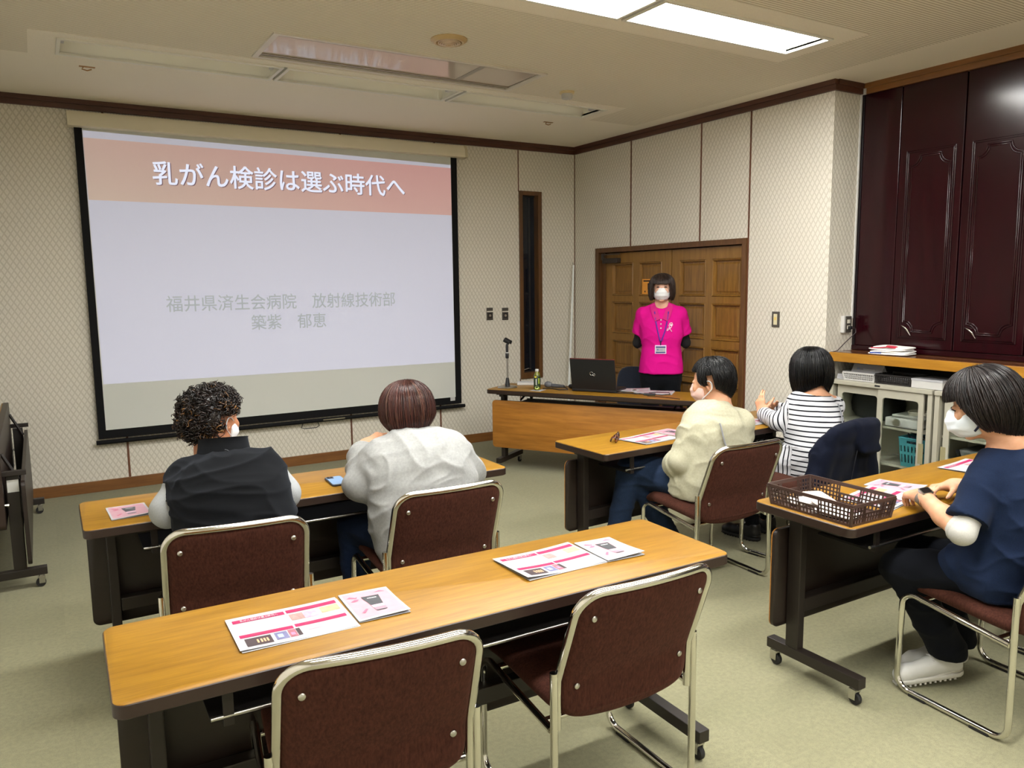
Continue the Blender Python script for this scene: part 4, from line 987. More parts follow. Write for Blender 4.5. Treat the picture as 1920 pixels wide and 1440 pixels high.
bx = empty('white_carton', 'flat white cardboard box on the putty cabinet, right of the black tray', 'box', (5.07, 2.945, .857), 0)
MB().box((-.10, -.105, .0), (.12, .105, .055), .002).build('carton_body', MT['white'], bx); MB().box((-.102, -.107, .048), (.122, .107, .062), .002).build('carton_lid', MT['paper'], bx)
MB().box((-.095, .1055, .004), (.10, .1075, .05)).build('yellow_edge', plain('kraft_yellow', (214, 194, 132), .6), bx)
for i, (x, y) in enumerate(((5.06, 3.60),)):
    n_ = empty('note_pads', 'stack of white note pads at the left end of the putty cabinet', 'papers', (x, y, .857), .1)
    for k_ in range(3): MB().box((-.06, -.045, .0125*k_), (.06, .045, .0125*k_+.0115), .001).build('note_pad', MT['paper'], n_, rot=(0, 0, .05*k_))
pj = empty('projector', 'small white projector on the cabinet shelf behind glass', 'projector', (5.09, 3.12, .562), 0)
MB().box((-.10, -.12, .006), (.10, .12, .068), .010).build('housing', MT['white'], pj)
MB().lathe([(.026, -.112), (.026, -.098), (.020, -.098)], (0, .03, .038), 20, 0).build('lens_ring', MT['steel'], pj, smooth=40); MB().lathe([(.020, -.108), (.012, -.104)], (0, .03, .038), 20, 0).build('lens', MT['black'], pj, smooth=40)
for x in (-.07, .07): MB().box((x-.01, -.09, 0), (x+.01, -.07, .006)).build('foot', MT['black'], pj)
tr = empty('grey_tray', 'flat grey tray stacked on the white projector', 'tray', (5.10, 3.085, .630), .05)
MB().box((-.09, -.11, 0), (.09, .11, .010), .003).build('tray_floor', plain('tray_grey', (150, 150, 146), .4), tr); MB().box((-.095, -.115, .010), (.095, .115, .022), .003).build('tray_rim', plain('tray_rim', (176, 176, 170), .4), tr)
cr = empty('coiled_cable', 'pale coiled cable on the grey tray in the cabinet', 'cable', (5.10, 3.05, .653), 0)
for k_ in range(3): MB().tube([((.055+.003*k_)*math.cos(a), (.075+.003*k_)*math.sin(a), .005+.008*k_+.004*math.sin(2*a)) for a in np.linspace(0, 2*PI, 25)[:-1]], .005, 6, closed=True).build('cable_turn', plain('pale_cable', (196, 190, 172), .5), cr, smooth=60)
def slot_basket():
    t = empty('teal_basket', 'teal plastic basket with slotted sides on the cabinet floor behind glass', 'basket', (5.09, 3.035, .303), 0); h, w2, d2 = .20, .10, .095; mt = plain('teal_plastic', (66, 140, 150), .4)
    for a, b in (((-w2, -d2), (w2, -d2)), ((w2, -d2), (w2, d2)), ((w2, d2), (-w2, d2)), ((-w2, d2), (-w2, -d2))):
        m = MB(); a_, b_ = Vector((*a, 0)), Vector((*b, 0)); d = b_-a_; Lg = d.length; d.normalize(); n = Vector((-d.y, d.x, 0))
        def bx_(s0, s1, z0, z1):
            vs = []
            for z in (z0, z1):
                for s, k in ((s0, -.002), (s1, -.002), (s1, .002), (s0, .002)): p = a_+d*s+n*k; vs.append((p.x*(.85+.15*z/h), p.y*(.85+.15*z/h), z))
            m.add(vs, [(3,2,1,0),(4,5,6,7),(0,1,5,4),(1,2,6,5),(2,3,7,6),(3,0,4,7)])
        bx_(0, Lg, 0, .03); bx_(0, Lg, .085, .105); bx_(0, Lg, .145, .165); bx_(0, Lg*.3, .165, .182); bx_(Lg*.7, Lg, .165, .182); bx_(0, Lg, .182, h)
        for z0, z1 in ((.03, .085), (.105, .145)):
            N_ = 7
            for i in range(N_+1): s = Lg*i/N_; bx_(max(0, s-.008), min(Lg, s+.008), z0, z1)
        m.build('slotted_wall', mt, t)
    MB().box((-w2*.86, -d2*.86, 0), (w2*.86, d2*.86, .004)).build('base', mt, t)
    P = rrect(-w2-.004, -d2-.004, w2+.004, d2+.004, .012); MB().tube([(*p, h) for p in P], .005, 6, closed=True).build('rim', mt, t, smooth=60)
slot_basket()
cbn = empty('cable_bundle', 'dark blue cable bundle rising from the teal basket', 'cable', (5.09, 3.03, .315), 0); dk = plain('dark_blue_cable', (26, 34, 60), .5)
for k_ in range(4): MB().tube([(.06*math.cos(a+k_), .065*math.sin(a+k_)+.01*k_, .10+.03*k_+.05*math.sin(a*1.0+k_)) for a in np.linspace(0, 1.8*PI, 22)], .005, 6).build('cable_turn', dk, cbn, smooth=60)
st_ = empty('equipment_bag', 'dark padded equipment bag standing inside the cabinet', 'bag', (5.21, 3.44, .562), 0)
pillow(.20, .36, .22, 10, 5, lambda x, y, z: (x, y, z)).build('bag_body', plain('bag_charcoal', (34, 33, 33), .8), st_, loc=(0, 0, .11), smooth=170); MB().tube([(0, -.06, .21), (0, -.04, .255), (0, .04, .255), (0, .06, .21)], .007, 8).build('bag_handle', MT['black'], st_, smooth=60)
b2 = empty('speaker_case', 'dark equipment case inside the cabinet behind the masked head', 'case', (5.17, 2.60, .078), 0)
MB().box((-.13, -.16, 0), (.13, .16, .40), .015).build('case_body', plain('case_grey', (88, 88, 84), .6), b2); MB().tube([(-.14, .15, .40), (-.145, .10, .25), (-.142, -.02, .14), (-.14, -.14, .10)], .012, 6).build('strap', MT['black'], b2, smooth=60)
# ---------------------------------------------------------------- people: smooth solid modelling on a grid
def V3(*a): return np.array(a if len(a) > 1 else a[0], float)
def unit(v): v = np.asarray(v, float); return v/max(np.linalg.norm(v), 1e-9)
def smin(a, b, k):
    h = np.clip(.5+.5*(b-a)/k, 0, 1); return b+(a-b)*h-k*h*(1-h)
class Field:
    """a solid made of blended tapering limbs, turned into ONE continuous mesh"""
    def __init__(s, h=.0065, refine=()): s.p = []; s.h = h; s.ref = refine; s.post = []
    def add(s, fn, lo, hi, k, op): s.p.append((fn, np.array(lo), np.array(hi), k, op)); return s
    def cap(s, a, b, ra, rb=None, k=.02, op='u', clip=None):
        a, b = V3(a), V3(b); rb = ra if rb is None else rb; ba = b-a; bb = max(ba@ba, 1e-9); R = max(ra, rb)
        def fn(x, y, z):
            px, py, pz = x-a[0], y-a[1], z-a[2]; t = np.clip((px*ba[0]+py*ba[1]+pz*ba[2])/bb, 0, 1)
            d = np.sqrt((px-ba[0]*t)**2+(py-ba[1]*t)**2+(pz-ba[2]*t)**2)-(ra+(rb-ra)*t)
            if clip is not None:
                for p0, n in clip: d = np.maximum(d, (x-p0[0])*n[0]+(y-p0[1])*n[1]+(z-p0[2])*n[2])
            return d
        return s.add(fn, np.minimum(a, b)-R, np.maximum(a, b)+R, k, op)
    def ell(s, c, r, R=None, k=.02, op='u', clip=None):
        c, r = V3(c), V3(r); R = np.eye(3) if R is None else R; e = max(r)
        def fn(x, y, z):
            dx, dy, dz = x-c[0], y-c[1], z-c[2]
            q = [dx*R[0, i]+dy*R[1, i]+dz*R[2, i] for i in range(3)]
            k0 = np.sqrt(sum((q[i]/r[i])**2 for i in range(3))); k1 = np.sqrt(sum((q[i]/r[i]**2)**2 for i in range(3)))+1e-9
            d = k0*(k0-1)/k1
            if clip is not None:
                for p0, n in clip: d = np.maximum(d, (x-p0[0])*n[0]+(y-p0[1])*n[1]+(z-p0[2])*n[2])
            return d
        return s.add(fn, c-e, c+e, k, op)
    def tube(s, st, X, k=.03, pw=2.3, grow=0, clip=None):
        """elliptical trunk through stations (point, half width, half depth); X = sideways axis"""
        X = unit(X)
        for (a, wa, da), (b, wb, db) in zip(st, st[1:]):
            a, b = V3(a), V3(b); ba = b-a; L = np.linalg.norm(ba); A = ba/L; Y = unit(np.cross(A, X)); m = max(wa, da, wb, db)+grow
            def fn(x, y, z, a=a, L=L, A=A, Y=Y, wa=wa+grow, wb=wb+grow, da=da+grow, db=db+grow):
                px, py, pz = x-a[0], y-a[1], z-a[2]; ax = px*A[0]+py*A[1]+pz*A[2]; t = np.clip(ax/L, 0, 1)
                w = wa+(wb-wa)*t; dd = da+(db-da)*t; sx = ax-t*L
                u = np.abs(px*X[0]+py*X[1]+pz*X[2])/w; v = np.abs(px*Y[0]+py*Y[1]+pz*Y[2])/dd; q = np.abs(sx)/np.minimum(w, dd)
                d = ((u**pw+v**pw+q**pw)**(1/pw)-1)*np.minimum(w, dd)
                if clip is not None:
                    for p0, n in clip: d = np.maximum(d, (x-p0[0])*n[0]+(y-p0[1])*n[1]+(z-p0[2])*n[2])
                return d
            s.add(fn, np.minimum(a, b)-m, np.maximum(a, b)+m, k, 'u')
        return s
    def cut(s, p0, n): s.post.append((V3(p0), unit(n))); return s
    def axes(s):
        lo = np.min([p[1] for p in s.p if p[4] == 'u'], 0)-.02; hi = np.max([p[2] for p in s.p if p[4] == 'u'], 0)+.02; out = []
        for i in range(3):
            v = lo[i]; L = []
            while v < hi[i]:
                L.append(v); h = s.h
                for (a, b, hh) in s.ref:
                    if a[i]-h <= v <= b[i]: h = hh
                v += h
            L.append(v); out.append(np.array(L, np.float32))
        return out
    def mesh(s):
        xs, ys, zs = s.axes(); d = np.full((len(xs), len(ys), len(zs)), .5, np.float32)
        for fn, lo, hi, k, op in s.p:
            pad = k*1.2+3*s.h; ix = [slice(max(0, np.searchsorted(A, lo[i]-pad)-1), min(len(A), np.searchsorted(A, hi[i]+pad)+1)) for i, A in enumerate((xs, ys, zs))]
            x, y, z = xs[ix[0]][:, None, None], ys[ix[1]][None, :, None], zs[ix[2]][None, None, :]; sub = d[ix[0], ix[1], ix[2]]
            if sub.size == 0: continue
            v = fn(x, y, z).astype(np.float32)
            d[ix[0], ix[1], ix[2]] = smin(sub, v, k) if op == 'u' else -smin(-sub, v, k)
        for p0, n in s.post:
            d = np.maximum(d, ((xs-p0[0])*n[0])[:, None, None]+((ys-p0[1])*n[1])[None, :, None]+((zs-p0[2])*n[2])[None, None, :])
        d[[0, -1]] = np.maximum(d[[0, -1]], .01); d[:, [0, -1]] = np.maximum(d[:, [0, -1]], .01); d[:, :, [0, -1]] = np.maximum(d[:, :, [0, -1]], .01)
        return surface_nets(d, xs, ys, zs)
def surface_nets(d, xs, ys, zs):
    ins = d < 0; n = d.shape; C = [(i, j, k) for i in (0, 1) for j in (0, 1) for k in (0, 1)]
    cnt = np.zeros([v-1 for v in n], np.int8)
    for i, j, k in C: cnt += ins[i:n[0]-1+i, j:n[1]-1+j, k:n[2]-1+k]
    cells = np.argwhere((cnt > 0) & (cnt < 8)); idx = np.full(cnt.shape, -1, np.int32); idx[tuple(cells.T)] = np.arange(len(cells))
    I, J, K = cells.T; val = {c: d[I+c[0], J+c[1], K+c[2]] for c in C}
    pos = np.zeros((len(cells), 3)); num = np.zeros(len(cells))
    for a in C:
        for ax in range(3):
            if a[ax]: continue
            b = list(a); b[ax] = 1; b = tuple(b); va, vb = val[a], val[b]; m = (va < 0) != (vb < 0); t = np.where(m, va/np.where(m, va-vb, 1), 0)
            for q in range(3): pos[:, q] += m*(a[q]+(t if q == ax else 0))
            num += m
    pos /= num[:, None]; A = (xs, ys, zs); W = np.zeros_like(pos)
    for q, c in enumerate((I, J, K)): W[:, q] = A[q][c]+pos[:, q]*(A[q][c+1]-A[q][c])
    F = []
    for ax in range(3):
        sl0 = [slice(None)]*3; sl1 = [slice(None)]*3; sl0[ax] = slice(0, -1); sl1[ax] = slice(1, None)
        e = np.argwhere(ins[tuple(sl0)] != ins[tuple(sl1)]); o1, o2 = [(1, 2), (2, 0), (0, 1)][ax]
        e = e[(e[:, o1] > 0) & (e[:, o2] > 0) & (e[:, o1] < n[o1]-1) & (e[:, o2] < n[o2]-1)]
        q = []
        for (p, r) in ((-1, -1), (0, -1), (0, 0), (-1, 0)):
            c = e.copy(); c[:, o1] += p; c[:, o2] += r; q.append(idx[c[:, 0], c[:, 1], c[:, 2]])
        q = np.stack(q, 1); s = ins[e[:, 0], e[:, 1], e[:, 2]]; q[~s] = q[~s][:, ::-1]; F.append(q)
    return W, np.concatenate(F)
def np_mesh(name, Vt, Fc, mats, parent=None, base=None, smooth=True, attr=None):
    me = bpy.data.meshes.new(name); Fc = np.asarray(Fc, np.int32); k = Fc.shape[1]; b = np.zeros(3) if base is None else base
    me.vertices.add(len(Vt)); me.vertices.foreach_set('co', (np.asarray(Vt)-b).astype(np.float32).ravel())
    me.loops.add(Fc.size); me.loops.foreach_set('vertex_index', Fc.ravel()); me.polygons.add(len(Fc)); me.polygons.foreach_set('loop_start', np.arange(0, Fc.size, k, dtype=np.int32))
    me.polygons.foreach_set('use_smooth', np.full(len(Fc), smooth)); me.update(calc_edges=True)
    me.materials.append(mats)
    if attr:
        for nm, v in attr.items(): a = me.attributes.new(nm, 'FLOAT', 'POINT'); a.data.foreach_set('value', np.asarray(v, np.float32))
    o = bpy.data.objects.new(name, me); COL.objects.link(o)
    if parent: o.parent = parent
    else: o.location = b
    return o
def vnormals(V, F):
    n = np.cross(V[F[:, 2]]-V[F[:, 0]], V[F[:, 3]]-V[F[:, 1]]); N = np.zeros_like(V)
    for i in range(4): np.add.at(N, F[:, i], n)
    return N/np.maximum(np.linalg.norm(N, axis=1), 1e-12)[:, None]
TAB = RNG.random((32, 32, 32))
def vnoise(P):
    i = np.floor(P).astype(int); f = P-i; f = f*f*(3-2*f); o = 0
    for a in (0, 1):
        for b in (0, 1):
            for c in (0, 1):
                w = (f[:, 0] if a else 1-f[:, 0])*(f[:, 1] if b else 1-f[:, 1])*(f[:, 2] if c else 1-f[:, 2]); o = o+w*TAB[(i[:, 0]+a) % 32, (i[:, 1]+b) % 32, (i[:, 2]+c) % 32]
    return o
def wrinkle(V, F, amp, X, arms=(), seed=0, fz=17, fx=4.5, armf=26, armamp=1.0, diag=0):
    """cloth folds: creases across the trunk, rings around the sleeves"""
    N = vnormals(V, F); X = unit(X); Y = unit(np.cross((0, 0, 1), X)); u, v, z = V@X, V@Y, V[:, 2]
    zz = z+diag*u
    wv = vnoise(np.stack([u*3+seed, v*3, z*3], 1))*1.6; w2 = vnoise(np.stack([u*7+seed*2, v*7, z*7+9], 1))
    rd = lambda q, e: (1-np.abs(2*q-1))**e
    n1 = rd(vnoise(np.stack([u*fx+wv+seed*3.1, v*fx, zz*fz+wv*2], 1)), 3); n3 = rd(vnoise(np.stack([u*fx*1.9+w2*2+seed*1.7, v*fx*1.9, (z-diag*u*.7)*fz*1.8+w2*1.5+4], 1)), 3); n2 = vnoise(np.stack([u*13+seed, v*13+wv, z*13], 1))
    amask = .35+1.0*vnoise(np.stack([u*4+seed+5, v*4, z*4], 1))
    dsp = (n1*.95+n3*.62*amask+n2*.30)-.75
    for a, b, r in arms:
        a, b = V3(a), V3(b); ba = b-a; t = np.clip((V-a)@ba/(ba@ba), 0, 1); d = np.linalg.norm(V-a-t[:, None]*ba, axis=1); k = np.clip((r*1.5-d)/(r*.4), 0, 1)
        L = np.linalg.norm(ba); q = vnoise(np.stack([t*L*armf+seed+wv, (V@X)*9, (V@Y)*9+z*3], 1)); da = ((1-np.abs(2*q-1))**2-.45)*armamp
        dsp = dsp*(1-k)+da*k
    return V+N*(dsp*amp)[:, None]
def head_frame(yaw, pitch=0, roll=0):
    """columns: right, forward, up; yaw turns to the left, pitch nods down"""
    y, p, r = map(math.radians, (yaw, pitch, roll))
    Rz = np.array([[math.cos(y), -math.sin(y), 0], [math.sin(y), math.cos(y), 0], [0, 0, 1]]); Rx = np.array([[1, 0, 0], [0, math.cos(-p), -math.sin(-p)], [0, math.sin(-p), math.cos(-p)]])
    Ry = np.array([[math.cos(r), 0, math.sin(r)], [0, 1, 0], [-math.sin(r), 0, math.cos(r)]]); return Rz@Rx@Ry
def add_head(F, c, R, s=1.0, nk=1.0):
    L = lambda *p: V3(c)+R@(V3(*p)*s); e = lambda p, r, **k: F.ell(L(*p), V3(r)*s, R, **k)
    e((0, -.012, .030), (.077, .094, .090), k=.02); e((0, .028, -.030), (.062, .066, .080), k=.025); e((0, .020, -.070), (.050, .060, .045), k=.02)
    e((0, .074, -.098), (.022, .018, .016), k=.018)
    F.cap(L(0, .088, .012), L(0, .106, -.026), .007*s, .011*s, k=.012)
    for q in (-1, 1):
        F.ell(L(q*.079, -.012, -.012), V3(.009, .020, .032)*s, R@head_frame(q*18), k=.008)
        F.ell(L(q*.080, -.010, -.010), V3(.006, .010, .018)*s, R, k=.004, op='s')
        e((q*.033, .091, .018), (.018, .010, .011), k=.008, op='s'); e((q*.032, .078, .016), (.014, .012, .010), k=.006)
        e((q*.012, .100, -.030), (.007, .008, .006), k=.006); e((q*.036, .074, -.022), (.024, .018, .022), k=.02)
    e((0, .090, -.060), (.022, .009, .006), k=.008); e((0, .089, -.071), (.018, .009, .006), k=.008)
    F.cap(L(0, -.022, -.05), L(0, -.045, -.16), .052*s*nk, .052*s*nk, k=.03)
    return L
def add_hand(F, w, f, n, side, curl=(.35, .5, .45), thumb=(.5, .4), s=1.0, spread=.10, k=.006):
    """palm, four fingers of different lengths and a thumb; f along the hand, n out of the palm, side = towards the thumb"""
    w, f, n = V3(w), unit(f), V3(n); n = unit(n-f*(n@f)); t = unit(np.cross(f, n))*side
    F.cap(w-f*.03*s, w+f*.02*s, .024*s, .026*s, k=.02)
    for q, r in ((-.027, .0135), (-.009, .0145), (.009, .015), (.027, .0145)):
        F.cap(w+f*.012*s+t*q*.6*s, w+f*.082*s+t*q*s, r*s, (r-.0015)*s, k=.014)
    for i, (q, ln, dl) in enumerate(((.029, .070, .0), (.0098, .080, .006), (-.0098, .074, .002), (-.029, .058, -.010))):
        p = w+f*(.088+dl)*s+t*q*s; a = 0; d = unit(f+t*q/.029*spread)
        cu = curl[i] if isinstance(curl[0], (tuple, list)) else curl
        for seg, (fr, r0, r1) in enumerate(((.45, .0088, .0082), (.30, .0082, .0074), (.25, .0074, .0064))):
            a += cu[seg]; dd = d*math.cos(a)+n*math.sin(a); e = p+dd*ln*fr*s; F.cap(p, e, r0*s, r1*s, k=k if seg == 0 else .003); p = e
    b = w+f*.022*s+t*.026*s+n*.006*s; d = unit(f*.62+t*.72+n*.25); e = b+d*.042*s; F.cap(b, e, .0145*s, .0105*s, k=.012)
    d2 = unit(d*math.cos(thumb[0])+(f*.8+n*.5)*math.sin(thumb[0])); e2 = e+d2*.032*s; F.cap(e, e2, .0102*s, .0092*s, k=.004)
    d3 = unit(d2*math.cos(thumb[1])+(f*.7+n*.5)*math.sin(thumb[1])); F.cap(e2, e2+d3*.024*s, .0092*s, .0075*s, k=.003)
def strands(P, nrm, wid, thk, name, mat, parent, base, taper=.35):
    """P (N, K, 3) paths, nrm (N, K, 3) outward normals: flat locks of hair"""
    N, K, _ = P.shape; T = np.gradient(P, axis=1); T /= np.maximum(np.linalg.norm(T, axis=2, keepdims=True), 1e-9)
    Sd = np.cross(T, nrm); Sd /= np.maximum(np.linalg.norm(Sd, axis=2, keepdims=True), 1e-9); Nn = np.cross(Sd, T)
    tt = np.linspace(0, 1, K)[None, :, None]; pr = np.clip(np.minimum(1, .35+tt*4), 0, 1)*(1-(1-taper)*np.clip((tt-.55)/.45, 0, 1)**1.5)
    w = np.reshape(wid, (-1, 1, 1))*pr; h = np.reshape(thk, (-1, 1, 1))*pr
    Q = np.stack([P+Sd*w, P+Nn*h, P-Sd*w, P-Nn*h], 2); V = Q.reshape(-1, 3)
    n, k, s = np.meshgrid(np.arange(N), np.arange(K-1), np.arange(4), indexing='ij'); o = (n*K+k)*4; s2 = (s+1) % 4
    Fq = np.stack([o+s, o+s2, o+4+s2, o+4+s], -1).reshape(-1, 4)
    return V, Fq
def hair_mat(name, c1, c2, rough=.38, spec=.45, c3=None):
    t = NT(name); g = t.n('ShaderNodeNewGeometry'); c = t.mix(g.outputs['Random Per Island'], lin(c1), lin(c2))
    if c3:
        hi = t.ramp(g.outputs['Random Per Island'], .90, .97); c = t.mix(hi, c, lin(c3))
    t.base(c); t.set(Roughness=rough); t.b.inputs['Specular IOR Level'].default_value = spec; t.b.inputs['Anisotropic'].default_value = .5
    return t.m
def shell(phi, t, jit, H):
    """point and outward normal on the hair shell: phi around from the back, t from crown to tip"""
    zb = H['zb'](phi); q = PI/2*H['rz']; tot = np.where(zb < 0, q-zb, H['rz']*np.arccos(np.clip(zb/H['rz'], -1, 1))); s = t*tot
    th = np.minimum(s/H['rz'], PI/2); up = s < q; z = np.where(up, H['rz']*np.cos(th), -(s-q)); dn = np.where(zb < 0, np.clip((s-q)/np.maximum(-zb, 1e-6), 0, 1), 0)
    r = np.where(up, np.sin(th)**.92, 1+H.get('flare', .03)*np.sin(dn*PI)-H.get('tuck', .2)*dn**2.2)
    r = r*jit; x = H['rx']*r*np.sin(phi); y = -H['ry']*r*np.cos(phi); z = z*np.where(up, jit, 1)
    nx, ny, nz = np.sin(phi)*np.sin(th), -np.cos(phi)*np.sin(th), np.where(up, np.cos(th), 0)
    P = np.stack([x, y, z], -1)+V3(H['c']); n = np.stack([nx, ny, nz], -1); return P, n/np.maximum(np.linalg.norm(n, axis=-1, keepdims=True), 1e-9)
def bob_zb(back, side, bang, face=2.05, soft=.22, nape=0):
    def f(phi):
        a = np.abs((phi+PI) % (2*PI)-PI); k = np.clip((a-face)/soft+.5, 0, 1); k = k*k*(3-2*k); b = back+(side-back)*np.clip(a/1.6, 0, 1)**1.3
        return b*(1-k)+bang*k
    return f
def make_hair(parent, base, c, R, H, mat, n=1700, seed=0, K=11, wid=.0026, rough_tip=.08, name='hair', wave=.004):
    g = np.random.default_rng(seed); C = V3(c)
    # inner cap, a continuous sheet with thickness
    ph, tt = np.meshgrid(np.linspace(-PI, PI, 65)[:-1], np.linspace(0.0, .985, 22), indexing='ij'); A, _ = shell(ph, tt, np.full_like(ph, .955), H); B, _ = shell(ph, tt, np.full_like(ph, .90), H)
    nu, nt = ph.shape; VA = np.concatenate([A.reshape(-1, 3), B.reshape(-1, 3)]); i, j = np.meshgrid(np.arange(nu), np.arange(nt-1), indexing='ij'); i2 = (i+1) % nu
    f1 = np.stack([i*nt+j, i*nt+j+1, i2*nt+j+1, i2*nt+j], -1).reshape(-1, 4); o = nu*nt; i = np.arange(nu); i2 = (i+1) % nu
    rim = np.stack([i*nt+nt-1, o+i*nt+nt-1, o+i2*nt+nt-1, i2*nt+nt-1], -1); VC, FC = VA, np.concatenate([f1, f1[:, ::-1]+o, rim])
    phi0 = g.uniform(-PI, PI, n); t0 = np.where(g.random(n) < .6, g.uniform(0, .18, n), g.uniform(.05, .62, n)); t1 = 1.0-np.abs(g.normal(0, rough_tip, n)); t1 = np.maximum(t1, t0+.25)
    u = np.linspace(0, 1, K)[None]; t = t0[:, None]+(np.minimum(t1, 1.03)-t0)[:, None]*u
    drift = g.normal(0, .07, n)[:, None]*u+wave*8*np.sin(u*g.uniform(2, 5, n)[:, None]+g.uniform(0, 6, n)[:, None])*u
    clump = .03*np.sin(phi0*17+seed)[:, None]*u; jit = 1+g.normal(0, .022, n)[:, None]+.02*np.sin(u*PI)+g.normal(0, .018, n)[:, None]*u**2
    P, nr = shell(phi0[:, None]+drift+clump, t, jit, H); Vs, Fs = strands(P, nr, g.uniform(.6, 1.2, n)*wid, g.uniform(.7, 1.1, n)*.0007, name, mat, parent, base)
    W = np.concatenate([VC, Vs])@R.T+C; return np_mesh(name, W, np.concatenate([FC, Fs+len(VC)]), mat, parent, base)
def tube_np(parent, base, path, r, name, mat, sides=8):
    return MB().tube([tuple(V3(p)-base) for p in path], r, sides).build(name, mat, parent, smooth=60)
def skin_mat(name, c, c2=None):
    t = NT(name); nz = t.noise(t.coord(), 30, 3); t.base(t.mix(t.ramp(nz, .35, .7), lin(c), lin(c2 or tuple(min(255, v*1.06) for v in c))))
    t.set(Roughness=.5); t.b.inputs['Subsurface Weight'].default_value = .12; t.b.inputs['Subsurface Radius'].default_value = (.010, .004, .002); t.b.inputs['Subsurface Scale'].default_value = .6
    t.b.inputs['Specular IOR Level'].default_value = .35; return t.m
SK = skin_mat('skin', (198, 146, 113), (208, 158, 128)); SKD = skin_mat('skin_tan', (172, 116, 84), (184, 130, 100)); SKP = skin_mat('skin_pale', (202, 154, 130), (210, 166, 144))
CLOTH = lambda nm, a, b, **k: fabric(nm, a, b, k.pop('scale', 260), k.pop('rough', .9), k.pop('sheen', .02), k.pop('bump', .15), **k)
JEANS = CLOTH('blue_denim', (13, 22, 40), (30, 46, 74), scale=320); DARKP = CLOTH('dark_trousers', (7, 8, 12), (14, 16, 22)); MASKW = plain('mask_white', (222, 224, 226), .7, spec=.2); MASKP = plain('mask_pink', (214, 180, 170), .7, spec=.2); EYE = plain('eye_dark', (38, 26, 24), .3)
def legs(F, J, hip, knee, ank, grow=0, k=.03):
    for s in 'LR':
        h, kn, a = J['hip'+s], J['knee'+s], J['ank'+s]
        F.cap(h, kn, hip+grow, knee+grow, k=k); F.cap(kn, a, knee+grow, ank+grow, k=.02)
def feet(F, J, k=.02):
    for s in 'LR':
        a, t = V3(J['ank'+s]), V3(J['toe'+s]); F.cap(a, a+V3(0, 0, -.03), .034, .028, k=k); F.cap(a+V3(0, 0, -.05), t+(a-t)*.2+V3(0, 0, .0), .024, .018, k=k)
def body(J, R, st, h=.0065, refine=(), skin=SK, label='', base=None, X=None, fat=1.0, hands=True):
    """the whole figure as one continuous skin surface"""
    F = Field(h, refine); add_head(F, J['head'], R, J.get('hs', 1.0), J.get('nk', 1.0))
    nk = J.get('nk', 1.0); F.cap(V3(J['head'])+R@V3(0, -.03, -.09), J['neck'], .050*nk, .056*nk, k=.03)
    F.tube([(p, w-.018, d-.018) for p, w, d in st], X, k=.04)
    for s in 'LR':
        F.cap(J['neck'], J['sh'+s], .048, .050, k=.04); F.cap(J['sh'+s], J['el'+s], .046*fat, .037*fat, k=.03); F.cap(J['el'+s], V3(J['el'+s])*.55+V3(J['wr'+s])*.45, .038*fat, .037*fat, k=.02); F.cap(V3(J['el'+s])*.55+V3(J['wr'+s])*.45, J['wr'+s], .037*fat, .0255*fat, k=.02)
        if hands:
            hd = J['hand'+s]; add_hand(F, J['wr'+s], hd[0], hd[1], hd[2], **(hd[3] if len(hd) > 3 else {}))
    legs(F, J, .070, .050, .036); feet(F, J)
    V, Fc = F.mesh(); o = np_mesh('person', V, Fc, skin, None, base); o['label'] = label; o['category'] = 'person'; return o
def cloth(name, F, mat, parent, base, X, amp=.006, arms=(), seed=0, attr=None, **k):
    V, Fc = F.mesh(); V2 = wrinkle(V, Fc, amp, X, arms, seed, **k) if amp else V
    return np_mesh(name, V2, Fc, mat, parent, base, attr=attr(V) if attr else None)
def mask_on(parent, base, J, R, mat, strap, s=1.0, big=0.0, sides='LR', strap_r=.0022):
    """a face mask: a dome over nose, mouth and chin with its ear loops"""
    c = V3(J['head']); L = lambda *p: c+R@(V3(*p)*s)
    F = Field(.0045); F.ell(L(0, .034, -.045), V3(.069, .076+big, .066)*s, R, k=.01); F.ell(L(0, .085+big*.6, -.035), V3(.036, .030, .042)*s, R, k=.025)
    F.cut(L(0, .026, 0), R@V3(0, -1, 0)); F.cut(L(0, .07, .008), R@V3(0, -.18, 1)); F.cut(L(0, .05, -.112), R@V3(0, .15, -1))
    V, Fc = F.mesh(); q = (V-c)@R/s; pl = .0016*np.sin(q[:, 2]*190)*(np.abs(q[:, 0]) < .055); V = V+vnormals(V, Fc)*pl[:, None]
    o = np_mesh('face_mask', V, Fc, mat, parent, base)
    for sd, sg in (('L', -1), ('R', 1)):
        if sd not in sides: continue
        P = [L(sg*.064, .040, -.004), L(sg*.077, .012, .012), L(sg*.089, -.020, .016), L(sg*.091, -.034, -.004), L(sg*.086, -.026, -.032), L(sg*.074, .006, -.055), L(sg*.060, .042, -.080)]
        PP = [tuple(p-base) for p in P]; sm = [Vector(p) for p in PP]
        MB().tube(fillet(sm, .02, 4), strap_r, 6).build('ear_loop', strap, o, smooth=60)
    return o
